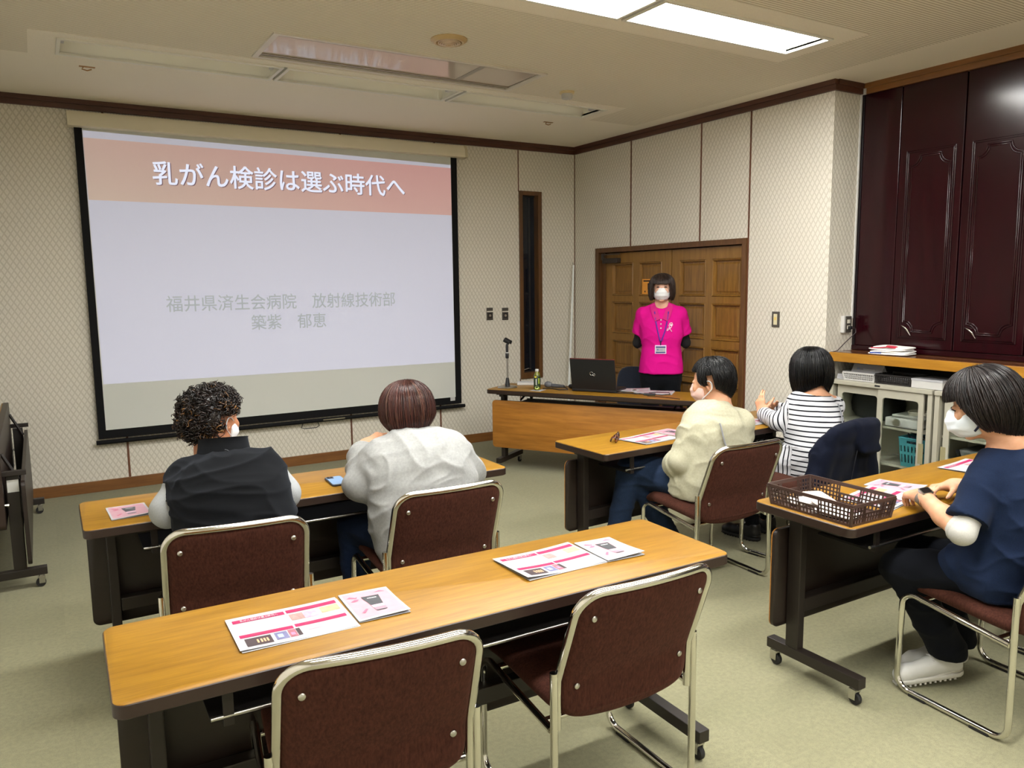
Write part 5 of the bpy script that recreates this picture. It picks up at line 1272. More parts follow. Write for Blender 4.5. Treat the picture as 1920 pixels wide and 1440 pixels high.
def shoe(parent, base, heel, toe, mat, sole, tongue, s=1.0, tilt=0):
    heel, toe = V3(heel), V3(toe); f = unit(toe-heel); L = np.linalg.norm(toe-heel); x = unit(np.cross(f, (0, 0, 1))); u = np.cross(x, f)
    Rm = np.stack([x, f, u], 1); P = lambda a, b, c: heel+Rm@V3(a, b, c)
    F = Field(.0045); F.cap(P(0, .035, .045), P(0, L-.05, .036), .036, .034, k=.02); F.cap(P(0, L-.05, .034), P(0, L-.03, .030), .036, .032, k=.01); F.cap(P(0, .04, .05), P(0, .035, .085), .034, .036, k=.02); F.cap(P(0, .07, .075), P(0, .15, .050), .030, .026, k=.02)
    F.ell(P(0, .045, .118), (.026, .034, .03), Rm, k=.01, op='s'); F.cut(P(0, 0, .018), -u); V, Fc = F.mesh(); o = np_mesh('shoe', V, Fc, mat, parent, base)
    F = Field(.0045); F.cap(P(0, .038, .014), P(0, L-.04, .014), .041, .039, k=.01); F.cut(P(0, 0, .022), u); F.cut(P(0, 0, .003), -u); V, Fc = F.mesh(); np_mesh('sole', V, Fc, sole, o, base)
    F = Field(.0045); F.cap(P(0, .035, .040), P(0, L-.05, .032), .0385, .0365, k=.02); F.cap(P(0, L-.05, .030), P(0, L-.03, .026), .0385, .0345, k=.01); F.cut(P(0, 0, .018), -u); F.cut(P(0, .02, .036), unit(u+f*.12)); V, Fc = F.mesh(); np_mesh('mudguard', V, Fc, plain('shoe_suede', (176, 172, 162), .8) if mat != MT['black'] else mat, o, base)
    tr = MB()
    for i in range(14):
        y = .008+(L-.012)*i/13; w = .038*min(1, (min(i, 13-i)+1.2)/3.2); q = [P(sx*w, y+dy, z) for z in (-.003, .005) for sx, dy in ((-1, -.004), (1, -.004), (1, .004), (-1, .004))]
        tr.add([tuple(v-base) for v in q], [(3,2,1,0),(4,5,6,7),(0,1,5,4),(1,2,6,5),(2,3,7,6),(3,0,4,7)])
    t_ = tr.build('tread', sole, o); t_['kind'] = 'stuff'
    lc = MB()
    for i in range(5): y = .085+.018*i; z = .116-.0115*i; lc.tube([tuple(P(-.026, y, z-.012)-base), tuple(P(0, y+.004, z)-base), tuple(P(.026, y, z-.012)-base)], .003, 6)
    lc.tube([tuple(P(-.03, .09, .10)-base), tuple(P(-.012, .085, .118)-base), tuple(P(.012, .088, .114)-base), tuple(P(.03, .082, .098)-base)], .003, 6); lc.build('laces', MT['white'], o, smooth=60)['kind'] = 'stuff'
    MB().add([tuple(v-base) for v in (P(-.012, -.0035, .062), P(.012, -.0035, .062), P(.012, -.0015, .088), P(-.012, -.0015, .088))], [(0, 1, 2, 3)]).build('heel_tab', tongue, o)
    return o
# ---------------------------------------------------------------- the six people
def xaxis(deg): return V3(math.cos(math.radians(deg)), math.sin(math.radians(deg)), 0)
def arms_of(J, r): return [(J['sh'+s], J['el'+s], r) for s in 'LR']+[(J['el'+s], J['wr'+s], r) for s in 'LR']
def sleeve(F, J, s, ru, re, rw, end=1.0, k=.03, start=None, bag=0):
    """a long sleeve ending with a clean cuff part way to the wrist"""
    a, b, c = V3(J['sh'+s]), V3(J['el'+s]), V3(J['wr'+s]); e = b+(c-b)*end; n = unit(c-b)
    F.cap(a, b, ru, re, k=k); F.cap(b, b+(e-b)*.72, re, (re*.45+rw*.55)+bag, k=.025); F.cap(b+(e-b)*.72, e+n*.03, (re*.4+rw*.6)+bag, rw, k=.014, clip=[(e, n)]); F.cap(b+(e-b)*.90, e+n*.02, rw, rw, k=.006, clip=[(e, n)])
# --- A: curly hair, black vest
def drape(o, pts, X, lift=.009):
    """points lying on the back of a garment at the given sideways place (world x) and height"""
    n = len(o.data.vertices); co = np.zeros(n*3); o.data.vertices.foreach_get('co', co); co = co.reshape(-1, 3)+V3(o.parent.location)
    Y = unit(np.cross((0, 0, 1), X)); v = co@Y; out = []
    for x, z in pts:
        d = np.hypot(co[:, 0]-x, co[:, 2]-z); m = d < .022; q = v[m].min() if m.any() else 0; k = co[m][np.argmin(v[m])] if m.any() else V3(x, 0, z)
        out.append(V3(x, (q-X[0]*0-Y[0]*x)/Y[1], z)-Y*lift)
    return out
def person_vest():
    X = xaxis(-10); base = V3(.575, 3.0, 0)
    J = dict(head=(.585, 3.320, 1.042), neck=(.592, 3.215, .900), shL=(.440, 3.185, .862), shR=(.735, 3.110, .872), elL=(.372, 3.140, .745), elR=(.790, 3.100, .755), wrL=(.50, 3.37, .745), wrR=(.70, 3.36, .755),
             hipL=(.490, 3.00, .50), hipR=(.665, 2.98, .50), kneeL=(.47, 3.38, .485), kneeR=(.70, 3.36, .485), ankL=(.47, 3.36, .10), ankR=(.70, 3.34, .10), toeL=(.46, 3.50, .03), toeR=(.71, 3.48, .03))
    J['handL'] = (V3(.9, .25, -.05), V3(0, 0, -1), -1); J['handR'] = (V3(-.9, .25, -.02), V3(0, 0, -1), 1)
    st = [((.580, 2.975, .46), .175, .13), ((.580, 3.00, .56), .182, .14), ((.585, 3.06, .70), .192, .150), ((.588, 3.100, .785), .196, .138), ((.590, 3.130, .825), .185, .108), ((.592, 3.165, .845), .110, .080)]
    R = head_frame(-52, 4, 0); p = body(J, R, st, label='person with curly dark hair in a black vest over white sleeves, seen from behind', base=base, X=X, skin=SKD, fat=1.1)
    F = Field(.0065)
    for s in 'LR': sleeve(F, J, s, .058, .064, .050, .93)
    cloth('white_shirt', F, CLOTH('white_knit', (143, 146, 148), (164, 167, 168)), p, base, X, .007, arms_of(J, .08), 1)
    F = Field(.0065); F.tube(st, X, k=.05, grow=.008)
    for s in 'LR': F.cap(V3(J['neck'])+V3(0, -.01, -.025), V3(J['sh'+s])*.97+V3(J['neck'])*.03+V3(0, 0, -.004), .060, .066, k=.04)
    F.cap(V3(J['shL'])+V3(.02, -.01, -.03), V3(.430, 3.08, .72), .050, .05, k=.06); F.cap(V3(J['shR'])+V3(-.02, -.01, -.03), V3(.745, 3.02, .72), .050, .05, k=.06)
    F.cut((.575, 2.9, .455), (0, 0, -1))
    cloth('vest', F, fabric('black_fleece', (8, 9, 11), (16, 17, 20), 420, .95, .12, .12, None, (150, 160, 180)), p, base, X, .014, (), 2, fz=11, fx=2.2, diag=-.25)
    # stand-up collar
    nb = V3(J['neck'])+V3(.0, -.022, .022); C = MB(); rings = []
    for i, (r, z) in enumerate(((.135, -.075), (.108, -.02), (.097, .030), (.093, .058), (.096, .063), (.087, .060), (.087, .0))):
        rings.append([tuple(nb+X*(r*math.cos(a))+V3(-X[1], X[0], 0)*(r*.92*math.sin(a)+z*.25)+V3(0, 0, z+.018*math.sin(a)*-1)-base) for a in np.linspace(0, 2*PI, 33)[:-1]])
    n = 32; C.add([v for r in rings for v in r], [(q*n+i, q*n+(i+1) % n, (q+1)*n+(i+1) % n, (q+1)*n+i) for q in range(6) for i in range(n)])
    co = C.build('collar', bpy.data.materials['black_fleece'], p, smooth=60)
    lg = nb+V3(-X[1], X[0], 0)*-.0935+X*.012+V3(0, 0, .018)
    for k_ in range(3):
        MB().tube([tuple(lg+X*((.004+.007*k_)*math.cos(a)-.010)+V3(0, 0, (.004+.007*k_)*math.sin(a))-base) for a in np.linspace(0, PI/2, 7)], .0022, 5).build('stitched_arc', plain('grey_stitch', (62, 64, 68), .8), co)
    F = Field(.0075); legs(F, J, .088, .066, .050, .006); F.tube(st[:2], X, k=.04, grow=.004); F.cut((0, 0, .085), (0, 0, -1)); cloth('trousers', F, DARKP, p, base, X, .006, (), 3)
    for s in 'LR': shoe(p, base, V3(J['ank'+s])+V3(0, -.06, -.10), V3(J['toe'+s])+V3(0, .07, -.03), MT['black'], MT['rubber'], MT['black'])
    # mask at the cheek with its loop
    mask_on(p, base, J, R, MASKW, MASKW, strap_r=.0022)
    # a mop of curls over an inner cap
    g = np.random.default_rng(5); hm_ = hair_mat('curly_hair', (8, 5, 4), (36, 22, 15), .36, .45, (120, 82, 40)); c = V3(J['head'])
    H = dict(rx=.112, ry=.120, rz=.110, c=(0, -.022, .026), zb=lambda f: np.where(np.abs(f) < 1.15, -.115+.03*np.abs(f), np.where(np.abs(f) > 1.9, .045, np.where(f > 0, .004, -.075))), flare=.06, tuck=.22)
    N = 1000; ph = g.uniform(-PI, PI, N); t = np.sqrt(g.uniform(.0, 1, N))*.96; j = g.uniform(.92, 1.10, N); keep = (np.abs(ph) < 2.75) | (t < .8); ph, t, j = ph[keep], t[keep], j[keep]; N = len(ph)
    Pp, nr = shell(ph, t, j, H); dn = V3(0, 0, -1)-nr*(nr@V3(0, 0, -1))[:, None]+g.normal(0, .75, (N, 3)); dn += nr*g.uniform(-.1, .45, N)[:, None]; dn /= np.linalg.norm(dn, axis=1)[:, None]
    e1 = np.cross(dn, g.normal(0, 1, (N, 3))); e1 /= np.linalg.norm(e1, axis=1)[:, None]; e2 = np.cross(dn, e1)
    K = 26; s = np.linspace(0, 1, K)[None, :, None]; turns = g.uniform(1.2, 2.8, N)[:, None, None]; a = s*turns*2*PI+g.uniform(0, 6, N)[:, None, None]; rad = g.uniform(.006, .016, N)[:, None, None]*(1-.3*s); ln = g.uniform(.02, .05, N)[:, None, None]
    P = Pp[:, None]+dn[:, None]*ln*(s-.4)+(e1[:, None]*np.cos(a)+e2[:, None]*np.sin(a))*rad; nn = e1[:, None]*np.cos(a)+e2[:, None]*np.sin(a)
    Vs, Fs = strands(P, nn, g.uniform(.0014, .0034, N), np.full(N, .0013), '', None, None, None, .5)
    phg, tg_ = np.meshgrid(np.linspace(-PI, PI, 65)[:-1], np.linspace(0, .985, 22), indexing='ij'); A, _ = shell(phg, tg_, np.full_like(phg, .93)*(1+.03*np.sin(phg*13)*np.sin(tg_*17)), H); B, _ = shell(phg, tg_, np.full_like(phg, .86), H); nu, nt = phg.shape
    i, jj = np.meshgrid(np.arange(nu), np.arange(nt-1), indexing='ij'); i2 = (i+1) % nu; f1 = np.stack([i*nt+jj, i*nt+jj+1, i2*nt+jj+1, i2*nt+jj], -1).reshape(-1, 4); o = nu*nt; i = np.arange(nu); i2 = (i+1) % nu; rim = np.stack([i*nt+nt-1, o+i*nt+nt-1, o+i2*nt+nt-1, i2*nt+nt-1], -1)
    Vc = np.concatenate([A.reshape(-1, 3), B.reshape(-1, 3)]); Fc = np.concatenate([f1, f1[:, ::-1]+o, rim]); W = np.concatenate([Vc, Vs])@R.T+c
    np_mesh('curly_hair', W, np.concatenate([Fc, Fs+len(Vc)]), hm_, p, base)
    return p
# --- B: brown bob, pale grey sweatshirt
def person_grey():
    X = xaxis(-10); base = V3(1.37, 3.0, 0)
    J = dict(head=(1.378, 3.185, 1.028), neck=(1.362, 3.110, .880), shL=(1.205, 3.100, .832), shR=(1.505, 3.035, .845), elL=(1.128, 3.120, .735), elR=(1.605, 3.060, .745), wrL=(1.205, 3.270, .872), wrR=(1.56, 3.28, .745),
             hipL=(1.275, 2.99, .50), hipR=(1.455, 2.98, .50), kneeL=(1.17, 3.36, .485), kneeR=(1.46, 3.36, .485), ankL=(1.16, 3.30, .10), ankR=(1.46, 3.30, .10), toeL=(1.15, 3.44, .03), toeR=(1.47, 3.44, .03))
    J['handL'] = (V3(.86, -.02, .40), V3(.2, .2, -.9), -1, dict(curl=(.55, .6, .5), s=.95)); J['handR'] = (V3(-.5, .8, -.05), V3(0, 0, -1), 1)
    st = [((1.375, 2.970, .465), .195, .135), ((1.372, 2.985, .54), .208, .145), ((1.362, 3.015, .67), .205, .145), ((1.354, 3.045, .765), .205, .135), ((1.356, 3.070, .825), .185, .110), ((1.360, 3.090, .860), .11, .080)]
    R = head_frame(-24, 8, -3); p = body(J, R, st, label='person with a reddish brown bob in a pale grey sweatshirt, hand at the chin', base=base, X=X, refine=[((1.22, 3.2, .83), (1.42, 3.36, .98), .0042)])
    F = Field(.006); F.tube(st, X, k=.05, grow=.016)
    for s in 'LR': F.cap(V3(J['neck'])+V3(0, 0, -.035), J['sh'+s], .056, .072, k=.05)
    sleeve(F, J, 'L', .082, .074, .044, .90, bag=.010); sleeve(F, J, 'R', .088, .080, .046, .92, bag=.010)
    F.ell(V3(J['neck'])+V3(.0, .03, .055), (.075, .085, .055), k=.015, op='s')
    cloth('sweatshirt', F, CLOTH('pale_grey_jersey', (138, 139, 138), (160, 161, 159), scale=90), p, base, X, .012, arms_of(J, .085), 5, armf=20, fz=10, fx=4, diag=.5)
    # small pink motif on the right shoulder
    q = V3(1.510, 2.950, .905); MB().tube([tuple(q-base), tuple(q+V3(.012, .001, -.02)-base), tuple(q+V3(.020, .004, -.006)-base)], .0022, 6).build('pink_motif', plain('rose_thread', (206, 92, 130), .8), p)
    F = Field(.0075); legs(F, J, .092, .068, .056, .006); F.tube(st[:2], X, k=.04, grow=.004); F.cut((0, 0, .085), (0, 0, -1)); cloth('jeans', F, JEANS, p, base, X, .006, (), 6)
    for s in 'LR': shoe(p, base, V3(J['ank'+s])+V3(0, -.06, -.10), V3(J['toe'+s])+V3(0, .06, -.03), MT['white'], MT['white'], MT['white'])
    mask_on(p, base, J, R, MASKW, MASKW)
    H = dict(rx=.117, ry=.118, rz=.117, c=(0, -.018, .012), zb=bob_zb(-.150, -.110, .03, 2.1, .25), flare=.05, tuck=.46)
    make_hair(p, base, J['head'], R, H, hair_mat('auburn_hair', (34, 17, 16), (84, 46, 38), .36, .4, (104, 74, 58)), n=2300, seed=3)
    return p
# --- C: short black hair, cream sweatshirt
def person_cream():
    X = xaxis(-7); base = V3(3.0, 2.93, 0)
    J = dict(head=(3.066, 3.005, 1.040), neck=(3.045, 2.955, .878), shL=(2.900, 2.935, .812), shR=(3.180, 2.895, .822), elL=(2.800, 2.960, .650), elR=(3.26, 2.98, .66), wrL=(2.860, 3.070, .585), wrR=(3.08, 3.13, .600),
             hipL=(2.915, 2.945, .505), hipR=(3.095, 2.93, .505), kneeL=(2.80, 3.285, .515), kneeR=(2.76, 3.300, .555), ankL=(2.945, 3.150, .115), ankR=(2.70, 3.34, .19), toeL=(2.90, 3.29, .035), toeR=(2.66, 3.47, .13))
    J['handL'] = (V3(.6, .7, .05), V3(.2, 0, -1), -1); J['handR'] = (V3(-.6, .6, .05), V3(0, 0, -1), 1)
    st = [((3.005, 2.925, .465), .185, .130), ((3.0, 2.925, .54), .178, .130), ((3.008, 2.930, .64), .165, .122), ((3.022, 2.928, .735), .165, .112), ((3.035, 2.932, .810), .150, .095), ((3.042, 2.942, .855), .095, .075)]
    R = head_frame(28, 10, 0); p = body(J, R, st, label='person with short black hair in a cream sweatshirt and jeans, legs crossed', base=base, X=X)
    F = Field(.006); F.tube(st, X, k=.05, grow=.020)
    for s in 'LR': F.cap(V3(J['neck'])+V3(0, 0, -.035), J['sh'+s], .050, .062, k=.04)
    sleeve(F, J, 'L', .066, .056, .046, .62, bag=.016); sleeve(F, J, 'R', .078, .070, .050, .80)
    # hem drooping over the hip
    F.cap((2.90, 2.93, .52), (2.86, 3.01, .50), .085, .06, k=.05); F.cut((0, 0, .452), (0, 0, -1)); F.ell(V3(J['neck'])+V3(0, .035, .048), (.066, .076, .05), k=.015, op='s')
    CS = cloth('cream_sweatshirt', F, CLOTH('cream_jersey', (160, 157, 133), (180, 177, 155), scale=90), p, base, X, .010, arms_of(J, .080), 9, armf=26, armamp=1.3, fz=9, fx=3, diag=-.6)
    tube_np(p, base, drape(CS, [(2.930, .862), (2.932, .84), (2.938, .80), (2.950, .76), (2.965, .72), (2.99, .67), (3.03, .58)], X), .0042, 'shoulder_cord', plain('grey_cord', (150, 152, 156), .7))
    F = Field(.0065); legs(F, J, .088, .066, .052, .006); F.tube(st[:2], X, k=.04, grow=.004); F.cut((0, 0, .085), (0, 0, -1)); cloth('jeans', F, CLOTH('mid_denim', (14, 23, 38), (36, 52, 78), scale=300), p, base, X, .006, (), 6)
    shoe(p, base, V3(2.965, 3.095, .012), V3(2.88, 3.31, .006), plain('grey_suede', (150, 146, 138), .8), plain('pale_sole', (206, 200, 188), .6), MT['white']); shoe(p, base, V3(2.705, 3.30, .105), V3(2.63, 3.53, .07), plain('grey_suede_2', (150, 146, 138), .8), MT['white'], MT['white'])
    mask_on(p, base, J, R, MASKP, MASKW, strap_r=.0030)
    c = V3(J['head'])+R@V3(0, -.022, -.105); MB().tube([tuple(c+R@V3(.060*math.cos(a), .055*math.sin(a), .012*math.sin(a))-base) for a in np.linspace(PI*.75, PI*2.25, 16)], .004, 6).build('red_collar_edge', plain('red_trim', (196, 72, 76), .8), p, smooth=60)
    H = dict(rx=.106, ry=.114, rz=.108, c=(0, -.020, .028), zb=lambda f: np.where(np.abs((f+PI) % (2*PI)-PI) < 1.32, -.128+.05*np.abs((f+PI) % (2*PI)-PI), np.where(np.abs((f+PI) % (2*PI)-PI) < 1.70, .016, np.where(np.abs((f+PI) % (2*PI)-PI) < 2.1, -.045, .040))), flare=.02, tuck=.34)
    hm_ = hair_mat('black_hair_short', (5, 5, 6), (18, 17, 18), .4, .35); h = make_hair(p, base, J['head'], R, H, hm_, n=1200, seed=8, wid=.0022)
    # lifted short tufts
    g = np.random.default_rng(4); N = 1300; ph_ = g.uniform(-PI, PI, N); t0 = g.uniform(.02, .72, N); K = 8; u = np.linspace(0, 1, K)[None]; t = t0[:, None]+g.uniform(.18, .34, N)[:, None]*u
    P, nr = shell(ph_[:, None]+g.normal(0, .22, N)[:, None]*u, np.minimum(t, 1.02), .98+u*.13*g.uniform(.1, 1.3, N)[:, None]-.05*u**3, H); Vs, Fs = strands(P, nr, g.uniform(.0012, .0028, N), np.full(N, .0008), '', None, None, None, .15)
    np_mesh('hair_tufts', Vs@R.T+V3(J['head']), Fs, hm_, h, base, )
    return p
# --- D: black bob, striped dress
def stripe_mat():
    t = NT('striped_jersey'); a = t.n('ShaderNodeAttribute', attribute_name='stripe'); f = t.math('FRACT', t.math('DIVIDE', a.outputs['Fac'], .0285)); k = t.ramp(t.math('ABSOLUTE', t.math('SUBTRACT', f, .5)), .125, .155)
    nz = t.noise(t.coord(), 300, 3); t.base(t.mix(k, lin((18, 18, 25)), lin((190, 190, 194)))); t.set(Roughness=.9); t.b.inputs['Specular IOR Level'].default_value = .15; t.bump(nz, .12, .002); return t.m
def person_stripes():
    X = xaxis(-13); base = V3(3.89, 2.93, 0)
    J = dict(head=(3.962, 3.075, 1.048), neck=(3.950, 3.035, .900), shL=(3.850, 3.045, .822), shR=(4.095, 2.990, .822), nk=.86, elL=(3.748, 3.120, .738), elR=(4.06, 3.190, .738), wrL=(3.835, 3.320, .752), wrR=(3.985, 3.350, .770),
             hipL=(3.805, 2.95, .50), hipR=(3.975, 2.92, .50), kneeL=(3.66, 3.27, .49), kneeR=(3.86, 3.32, .49), ankL=(3.66, 3.22, .10), ankR=(3.84, 3.26, .10), toeL=(3.62, 3.37, .03), toeR=(3.83, 3.41, .03))
    J['handL'] = (V3(.10, .30, .92), V3(.95, .05, -.15), -1, dict(curl=((.12, .35, .3), (.18, .4, .3), (.5, .8, .6), (.6, .9, .6)), s=.92, spread=.0)); J['handR'] = (V3(-.93, -.02, .28), V3(-.15, -.75, -.6), 1, dict(curl=(.55, .75, .5), s=.90, spread=.03))
    st = [((3.885, 2.925, .465), .180, .130), ((3.885, 2.935, .55), .175, .130), ((3.895, 2.970, .66), .160, .118), ((3.915, 3.000, .74), .160, .110), ((3.935, 3.015, .815), .145, .092), ((3.945, 3.028, .865), .085, .07)]
    R = head_frame(-18, 6, 0); p = body(J, R, st, label='person with a black bob in a black and white striped dress, hands clasped', base=base, X=X, refine=[((3.76, 3.26, .71), (4.0, 3.44, .95), .0038)], fat=.95)
    F = Field(.0055); F.tube(st, X, k=.04, grow=.010)
    for s in 'LR': F.cap(V3(J['neck'])+V3(0, 0, -.055)+X*(.05 if s == 'R' else -.05), J['sh'+s], .040, .052, k=.05)
    sleeve(F, J, 'L', .060, .052, .036, .95, bag=.004); sleeve(F, J, 'R', .054, .052, .036, .95)
    for s in 'LR': F.cap(J['hip'+s], J['knee'+s], .098, .082, k=.06); F.cap(J['knee'+s], V3(J['knee'+s])+V3(0, -.03, -.20), .082, .085, k=.05)
    F.cut((0, 0, .26), (0, 0, -1)); F.ell(V3(J['neck'])+V3(.004, .0, .030), (.128, .105, .066), k=.01, op='s')
    def at(V):
        out = V[:, 2]+(V@X-V3(J['neck'])@X)*.07; best = np.full(len(V), 1e9)
        for s in 'LR':
            a, b, c = V3(J['sh'+s]), V3(J['el'+s]), V3(J['wr'+s]); L1 = np.linalg.norm(b-a)
            for q, w, o in ((a, b, 2.85-L1), (b, c, 2.85)):
                ba = w-q; L = np.linalg.norm(ba); t = (V-q)@ba/(L*L); tc = np.clip(t, -.05, 1.05); d = np.linalg.norm(V-q-tc[:, None]*ba, axis=1)
                side = (V-a)@(X*(1 if s == 'R' else -1)); m = (d < .085) & (d < best) & ((side > .004) | (t*L+o > 2.97-L1)); ch = unit(c-a); out = np.where(m, 3+(V-a)@ch, out); best = np.where(m, d, best)
            h, k_ = V3(J['hip'+s]), V3(J['knee'+s]); ba = k_-h; L = np.linalg.norm(ba); t = (V-h)@ba/(L*L); m = (t > .30) & (V[:, 2] < .62) & (best > 1e8); out = np.where(m, 5+t*L, out)
        return {'stripe': out}
    DS = cloth('striped_dress', F, stripe_mat(), p, base, X, .006, arms_of(J, .06), 12, attr=at, fz=12)
    tube_np(p, base, drape(DS, [(3.985, .855), (3.985, .82), (3.972, .78), (3.95, .73), (3.92, .68), (3.885, .62), (3.85, .57)], X), .0040, 'shoulder_cord', plain('dark_grey_cord', (104, 106, 110), .6))
    F = Field(.0075)
    for s in 'LR': F.cap(V3(J['knee'+s])*.5+V3(J['ank'+s])*.5, J['ank'+s], .048, .042)
    F.cut((0, 0, .085), (0, 0, -1)); cloth('dark_stockings', F, DARKP, p, base, X, 0)
    for s in 'LR': shoe(p, base, V3(J['ank'+s])+V3(0, -.06, -.10), V3(J['toe'+s])+V3(0, .05, -.03), MT['black'], MT['rubber'], MT['black'])
    mask_on(p, base, J, R, MASKW, MASKW)
    H = dict(rx=.117, ry=.122, rz=.116, c=(0, -.016, .014), zb=bob_zb(-.118, -.180, .03, 2.25, .2), flare=.05, tuck=.20)
    make_hair(p, base, J['head'], R, H, hair_mat('black_bob', (3, 3, 4), (11, 11, 12), .30, .4), n=2300, seed=21, rough_tip=.05, wave=.002)
    return p
# --- E: dark bob, navy shirt, writing at the near right table
def person_navy():
    X = xaxis(-3); base = V3(2.97, 1.40, 0)
    J = dict(nk=.88, head=(2.885, 1.500, 1.128), neck=(2.945, 1.435, .955), shL=(2.835, 1.440, .880), shR=(3.085, 1.425, .885), elL=(2.700, 1.440, .700), elR=(3.175, 1.480, .735), wrL=(2.785, 1.640, .768), wrR=(3.105, 1.700, .752),
             hipL=(2.885, 1.42, .505), hipR=(3.060, 1.41, .505), kneeL=(2.775, 1.705, .475), kneeR=(2.975, 1.770, .475), ankL=(2.945, 1.600, .150), ankR=(3.075, 1.635, .165), toeL=(2.80, 1.695, .04), toeR=(2.93, 1.735, .04))
    J['handL'] = (V3(.55, .82, -.10), V3(.25, -.1, -1), 1, dict(curl=(.55, .65, .5), s=.98, spread=.06)); J['handR'] = (V3(-.86, .42, -.06), V3(-.12, -.2, -1), 1, dict(curl=(.5, .6, .5), s=.95))
    J['handL'] = (J['handL'][0], J['handL'][1], -1, J['handL'][3]); J['handR'] = (J['handR'][0], J['handR'][1], 1, J['handR'][3])
    st = [((2.975, 1.400, .470), .178, .125), ((2.972, 1.400, .56), .182, .130), ((2.970, 1.390, .66), .162, .130), ((2.964, 1.405, .77), .152, .122), ((2.956, 1.415, .855), .138, .100), ((2.946, 1.425, .915), .095, .078)]
    R = head_frame(20, 22, 0); p = body(J, R, st, label='person with a dark bob and white mask in a navy shirt, wearing a wrist watch', base=base, X=X, h=.0058, refine=[((2.76, 1.58, .69), (3.14, 1.86, .81), .0036), ((2.80, 1.42, 1.02), (2.96, 1.66, 1.20), .0042)])
    nv_ = CLOTH('navy_jersey', (11, 20, 39), (20, 34, 60), scale=300)
    F = Field(.0055); F.tube(st, X, k=.05, grow=.016)
    for s in 'LR':
        F.cap(V3(J['neck'])+V3(0, 0, -.04), J['sh'+s], .050, .060, k=.045); a, b = V3(J['sh'+s]), V3(J['el'+s]); e = a+(b-a)*.80; F.cap(a, e+(b-a)*.2, .062, .070, k=.014, clip=[(e, unit(b-a))])
    F.cap((2.86, 1.44, .53), (2.83, 1.52, .53), .105, .075, k=.05); F.cut((0, 0, .455), (0, 0, -1)); F.ell(V3(J['neck'])+V3(0, .035, .042), (.068, .080, .046), k=.012, op='s')
    cloth('navy_shirt', F, nv_, p, base, X, .011, [(J['shL'], J['elL'], .08), (J['shR'], J['elR'], .08)], 14, armf=14, fz=9, fx=3, diag=.5)
    WJ = CLOTH('white_jersey', (170, 169, 163), (190, 188, 183))
    for s in 'LR':
        F = Field(.0055); a, b, c = V3(J['sh'+s]), V3(J['el'+s]), V3(J['wr'+s]); e = b+(c-b)*.16; F.cap(a+(b-a)*.55, b, .047, .043, k=.01); F.cap(b, e+(c-b)*.2, .043, .043, k=.02, clip=[(e, unit(c-b))])
        cloth('white_undersleeve', F, WJ, p, base, X, .007, [(J['sh'+s], J['el'+s], .06), (J['el'+s], J['wr'+s], .06)], 3, armf=60)
    F = Field(.0065); legs(F, J, .084, .062, .056, .006); F.tube(st[:2], X, k=.04, grow=.004)
    for s in 'LR': F.cap(V3(J['knee'+s])*.3+V3(J['ank'+s])*.7, V3(J['ank'+s])+V3(0, 0, -.03), .062, .058, k=.03)
    F.cut((0, 0, .118), (0, 0, -1)); cloth('navy_trousers', F, CLOTH('midnight_trousers', (5, 7, 12), (10, 13, 21)), p, base, X, .009, (), 16, fz=12)
    wht = plain('white_trainer', (186, 186, 181), .55, grain=.03, gscale=40); sol = plain('white_sole', (184, 182, 173), .6); tab = plain('cream_tab', (214, 200, 160), .6)
    shoe(p, base, V3(3.005, 1.575, .040), V3(2.765, 1.700, .006), wht, sol, tab); shoe(p, base, V3(3.120, 1.620, .048), V3(2.885, 1.745, .008), wht, sol, tab)
    # watch on the left wrist
    a, b = V3(J['elL']), V3(J['wrL']); f = unit(b-a); c = b-f*.012; up = unit(V3(-.25, -.15, 1)-f*(V3(-.25, -.15, 1)@f)); sd = np.cross(f, up)
    wst = plain('grey_leather', (112, 102, 94), .6)
    W_ = MB(); rg = 24
    for k_ in range(2): pass
    vs = []
    for r_o, dz in ((.0300, -.012), (.0318, -.012), (.0318, .012), (.0300, .012)):
        vs += [tuple(c+sd*(r_o*1.05*math.cos(t))+up*(r_o*.95*math.sin(t))+f*dz-base) for t in np.linspace(0, 2*PI, rg+1)[:-1]]
    W_.add(vs, [(q*rg+i, q*rg+(i+1) % rg, ((q+1) % 4)*rg+(i+1) % rg, ((q+1) % 4)*rg+i) for q in range(4) for i in range(rg)]); ws = W_.build('watch_strap', wst, p, smooth=50)
    def slab_at(nm, cc, hw, hl, z0, z1, mat, par, r=.005):
        P = rrect(-hw, -hl, hw, hl, r, 4); n = len(P); vv = [tuple(cc+sd*x+f*y+up*z-base) for z in (z0, z1) for x, y in P]
        return MB().add(vv, [(i, (i+1) % n, n+(i+1) % n, n+i) for i in range(n)]+[tuple(range(n-1, -1, -1)), tuple(range(n, 2*n))]).build(nm, mat, par, smooth=40)
    cc = c+up*.0285; wc = slab_at('watch_case', cc, .0205, .019, -.002, .0095, MT['steel'], ws); slab_at('watch_face', cc, .0165, .0155, .0095, .0102, plain('watch_glass', (22, 18, 20), .12), wc, .004) if False else slab_at('watch_face', cc, .0165, .0155, .0095, .0102, plain('watch_glass', (22, 18, 20), .12), ws, .004)
    bc = b-f*.035; MB().tube([tuple(bc+sd*(.031*math.cos(t))+up*(.029*math.sin(t))+f*.004*math.sin(3*t)-base) for t in np.linspace(0, 2*PI, 25)[:-1]], .0022, 6, closed=True).build('thin_bracelet', plain('bracelet_brown', (126, 84, 62), .5), p, smooth=60)
    dkm = plain('navy_elastic', (24, 28, 56), .7); mask_on(p, base, J, R, plain('mask_pale_blue', (222, 230, 238), .65, spec=.2), dkm, big=.022, strap_r=.0042)
    hc = V3(J['head'])
